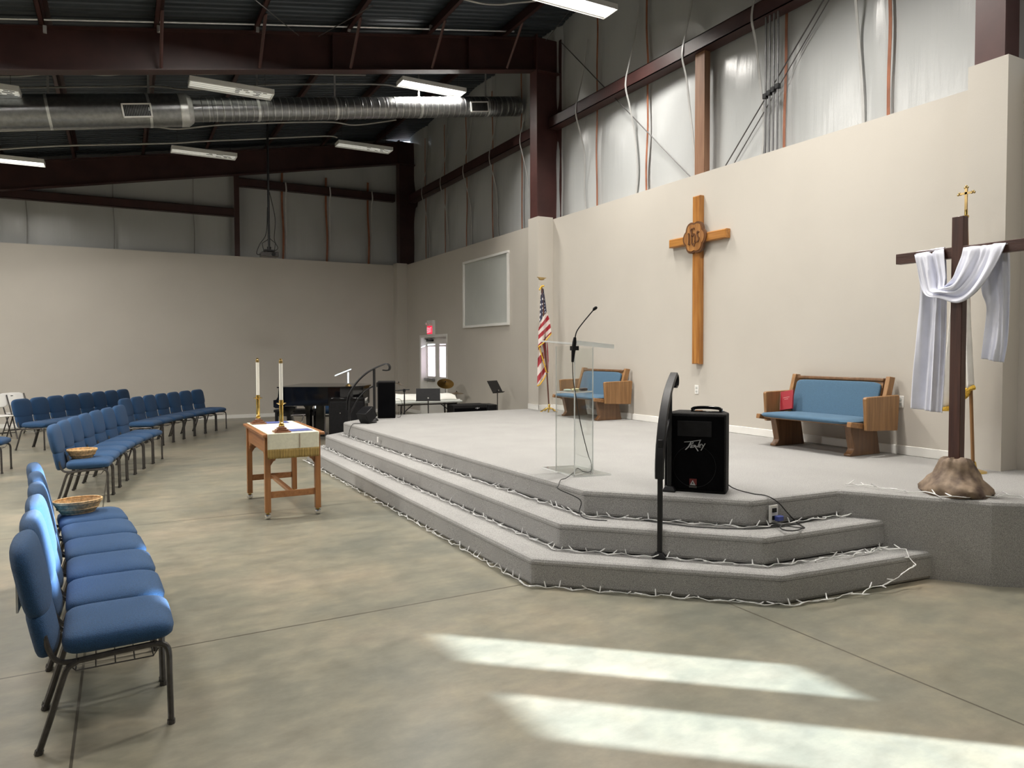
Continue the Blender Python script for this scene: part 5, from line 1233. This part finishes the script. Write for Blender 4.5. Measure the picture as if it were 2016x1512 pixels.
MB().box(0.45, 0.60, 0.68, 0.78, 0.05, 0.62).box(0.38, 0.62, 0.62, 0.84, 0.05, 0.11).obj('pedal_lyre', M_lacq, t, bev=0.004)
t = thing('piano_bench', 'long black piano bench seen beneath the piano', 'bench', (2.95, 14.2, 0), math.atan2(u.y, u.x))
MB().box(-0.38, 0.38, -0.17, 0.17, 0.44, 0.49).obj('bench_seat', M_black, t, bev=0.01)
MB().box(-0.34, 0.34, -0.14, 0.14, 0.36, 0.44).obj('apron', M_blackm, t, smooth=0)
for sx in (-1, 1):
    for sy in (-1, 1): MB().box(sx*0.33-0.025, sx*0.33+0.025, sy*0.14-0.025, sy*0.14+0.025, 0, 0.44).obj('leg', M_black, t, bev=0.004)
# small bell shaped thing on the lid
q = on_y(686, 762, 12.6)
MBb = MB().lathe([(0.001, 0), (0.055, 0), (0.05, 0.008), (0.028, 0.022), (0.012, 0.034), (0.004, 0.045), (0.001, 0.046)], 20)
tag(MBb.obj('bell', M_dkbrass, loc=(q.x, q.y, 0.993)), 'small dark bell standing on the closed piano lid', 'bell')
# black cabinet standing on the floor in front of the piano
a_ = on_z(664, 851, 0.30)
t = thing('keyboard_cabinet', 'tall black cabinet on the floor between the piano and the stage steps', 'cabinet', (3.14, 11.43, 0), math.atan2(u.y, u.x))
MB().box(-0.22, 0.36, -0.13, 0.13, 0.0, 0.86).obj('body', M_lacq, t, bev=0.006)
MB().box(-0.20, 0.34, -0.14, -0.13, 0.05, 0.80).obj('front_panel', M_black, t, bev=0.004)
MB().lathe([(0.001, 0), (0.010, 0.002), (0.010, 0.012), (0.001, 0.016)], 12, o=(0, 0, 0)).obj('knob', M_chrome, t, loc=(-0.03, -0.142, 0.62)).rotation_euler = (pi/2, 0, 0)
# blue chair and stands between the table and that cabinet
place_chair(3.62, 14.5, radians(-110), 'blue padded chair seen beneath the piano, right of the bench', 'single chair by the piano')
t = thing('keyboard_stand', 'thin metal folding stand behind the communion table', 'stand', (2.36, 11.2, 0))
MB().tube([(-0.12, 0, 0.0), (0.10, 0.05, 0.62)], 0.010, 8).obj('leg', M_chrome, t); MB().tube([(0.12, 0, 0.0), (-0.08, 0.05, 0.62)], 0.010, 8).obj('leg', M_frame, t)
MB().tube([(-0.10, 0.05, 0.62), (0.12, 0.05, 0.62)], 0.012, 8).obj('crossbar', M_frame, t)

# ------------------------------------------------------------------ behind the stage
FTY = 11.75
t = thing('folding_table', 'white plastic folding table with a white cloth behind the stage', 'table', (4.75, 12.05, 0), radians(-3))
MB().box(-0.64, 0.64, -0.30, 0.30, 0.685, 0.725).obj('tabletop', M_board, t, bev=0.012)
MB().tube([(-0.55, -0.24, 0.665), (0.55, -0.24, 0.665)], 0.012, 6).tube([(-0.55, 0.24, 0.665), (0.55, 0.24, 0.665)], 0.012, 6).obj('frame', M_frame, t)
for s in (-1, 1):
    for sy in (-1, 1): MB().tube([(s*0.47, sy*0.2, 0.67), (s*0.52, sy*0.24, 0.0)], 0.013, 8).obj('leg', M_blackm, t)
    MB().tube(bez([(s*0.49, -0.22, 0.42), (s*0.40, -0.2, 0.55), (s*0.26, -0.2, 0.66)]), 0.009, 6).obj('brace', M_blackm, t)
cl = thing('table_cover', 'crumpled white cloth heaped on the folding table behind the stage', 'tablecloth', (4.75, 12.05, 0.727), radians(-3))
def clf(u_, v_):
    x = -0.67+1.34*u_; y = -0.10+0.42*v_; z = 0.006+0.10*min(1, v_*5)*(0.9+0.1*sin(x*9))+0.012*sin(x*17+v_*5)
    if x > 0.60: z -= (x-0.60)*2.2
    if v_ < 0.04: z = 0.0045
    return (x, y, z)
MB().grid(clf, 60, 16).obj('cloth', M_whitec if False else mat('white_cotton', (0.78, 0.77, 0.72), 0.8, var=0.03), cl, smooth=80, solid=0.004)
def music_stand(loc, rz, label, hz, tilt=0.35, ws=0.24, hs=0.26, base=0.0):
    t = thing('music_stand', label, 'music stand', loc, rz, 'black music stands')
    MB().tube([(0, 0, base), (0, 0, hz+0.05)], 0.009, 8).obj('pole', M_blackm, t)
    mx = Matrix.Translation((0, -0.01, hz)) @ Matrix.Rotation(-tilt, 4, 'X')
    MB().box(-ws, ws, -0.006, 0.0, 0, hs, mx=mx).obj('desk', M_blackm, t, bev=0.002)
    MB().box(-ws-0.005, ws+0.005, -0.05, 0.0, -0.006, 0.0, mx=mx).obj('lip', M_blackm, t, smooth=0)
    MB().tube([(0, -0.006, 0.05), (0, -0.03, 0.05)], 0.014, 10, ).obj('knob', M_chrome, t, loc=(0, 0, hz))
    for k in range(3):
        a_ = k*2*pi/3+0.4; MB().tube([(0, 0, base+0.22), (0.22*cos(a_), 0.22*sin(a_), base+0.005)], 0.007, 6).obj('foot', M_blackm, t)
    return t
q = on_y(843, 790, 11.42)
music_stand((q.x, 11.42, 0), radians(-22), 'black music stand in front of the folding table', 0.755, 0.25, 0.205, 0.215)
q = on_y(977, 780, 12.3)
music_stand((q.x, 12.25, 0), radians(28), 'black music stand angled above the amplifier, by the wall panel', 0.80, 0.55, 0.17, 0.27)
a1 = on_y(932, 808, 11.5)
t = thing('amplifier', 'low black stage amplifier behind the stage edge', 'amplifier', (5.50, 11.62, 0), radians(-6))
MB().box(-0.40, 0.24, -0.2, 0.2, 0.0, 0.655).obj('cabinet', M_tex, t, bev=0.012)
MB().box(0.25, 0.42, -0.2, 0.2, 0.0, 0.645).obj('side_cabinet', M_black, t, bev=0.008)
MB().box(-0.38, 0.22, -0.21, -0.2, 0.03, 0.60).obj('grille', M_grille, t, bev=0.004)
bl = MB()
for a, c in (((0.0, 0.590), (0.05, 0.605)), ((0.05, 0.605), (0.03, 0.58)), ((0.03, 0.58), (0.08, 0.60))):
    A = Vector((a[0], 0, a[1])); B = Vector((c[0], 0, c[1])); d = (B-A).normalized(); n = Vector((-d.z, 0, d.x))*0.004
    bl.hexa([(p_.x, -0.21, p_.z) for p_ in (A+n, B+n, B-n, A-n)], [(p_.x, -0.214, p_.z) for p_ in (A+n, B+n, B-n, A-n)])
bl.obj('badge', M_grlog, t, smooth=0)
def cymbal(loc, tilt, r, m_, label, low=0.0):
    t = thing('cymbal', label, 'cymbal', loc, 0, 'cymbals on stands')
    o = MB().lathe([(0.003, 0.028), (0.02, 0.026), (0.04, 0.012), (r*0.5, 0.004), (r, -0.004), (r, -0.006), (r*0.5, 0.001), (0.04, 0.008), (0.003, 0.022)], 40).obj('plate', m_, t); o.rotation_euler = tilt
    MB().tube([(0, 0, -loc[2]+0.0), (0, 0, 0.05)], 0.009, 8).obj('stand_pole', M_chrome, t)
    MB().lathe([(0.001, 0.03), (0.014, 0.032), (0.012, 0.05), (0.001, 0.052)], 10).obj('wing_nut', M_black, t)
    for k in range(3):
        a_ = k*2*pi/3; MB().tube([(0, 0, -loc[2]+0.3), (0.25*cos(a_), 0.25*sin(a_), -loc[2]+0.008)], 0.008, 6).obj('foot', M_chrome, t)
q = on_y(877, 755, 14.5); cymbal(tuple(q), (radians(32), radians(-10), 0), 0.185, M_gold2, 'tilted golden cymbal on a stand in front of the far exit door')
q = on_y(899, 774, 14.3); cymbal(tuple(q), (radians(4), 0, 0), 0.15, mat('dull_cymbal', (0.45, 0.36, 0.25), 0.35, metal=0.9), 'flat dull hi-hat cymbals right of the golden cymbal')
q = on_y(785, 756, 14.8); cymbal(tuple(q), (radians(5), radians(16), 0), 0.20, mat('pale_cymbal', (0.6, 0.55, 0.42), 0.3, metal=0.9), 'thin pale cymbal seen edge on beside the far loudspeaker')
q = on_y(796, 768, 11.36)
t = thing('microphone_stand', 'black boom microphone stand between the far loudspeaker and the folding table', 'microphone stand', (q.x, 11.36, 0), math.atan2(u.y, u.x))
MB().tube([(0, 0, 0.0), (0, 0, q.z)], 0.011, 8).obj('pole', M_blackm, t); MB().lathe([(0.13, 0), (0.13, 0.015), (0.02, 0.03), (0.015, 0.06)], 24).obj('round_base', M_blackm, t)
MB().tube([(-0.30, 0, q.z-0.02), (0.09, 0, q.z+0.01)], 0.009, 8).obj('boom', M_blackm, t); MB().box(-0.02, 0.02, -0.02, 0.02, q.z-0.03, q.z+0.02).obj('clutch', M_black, t, bev=0.004)
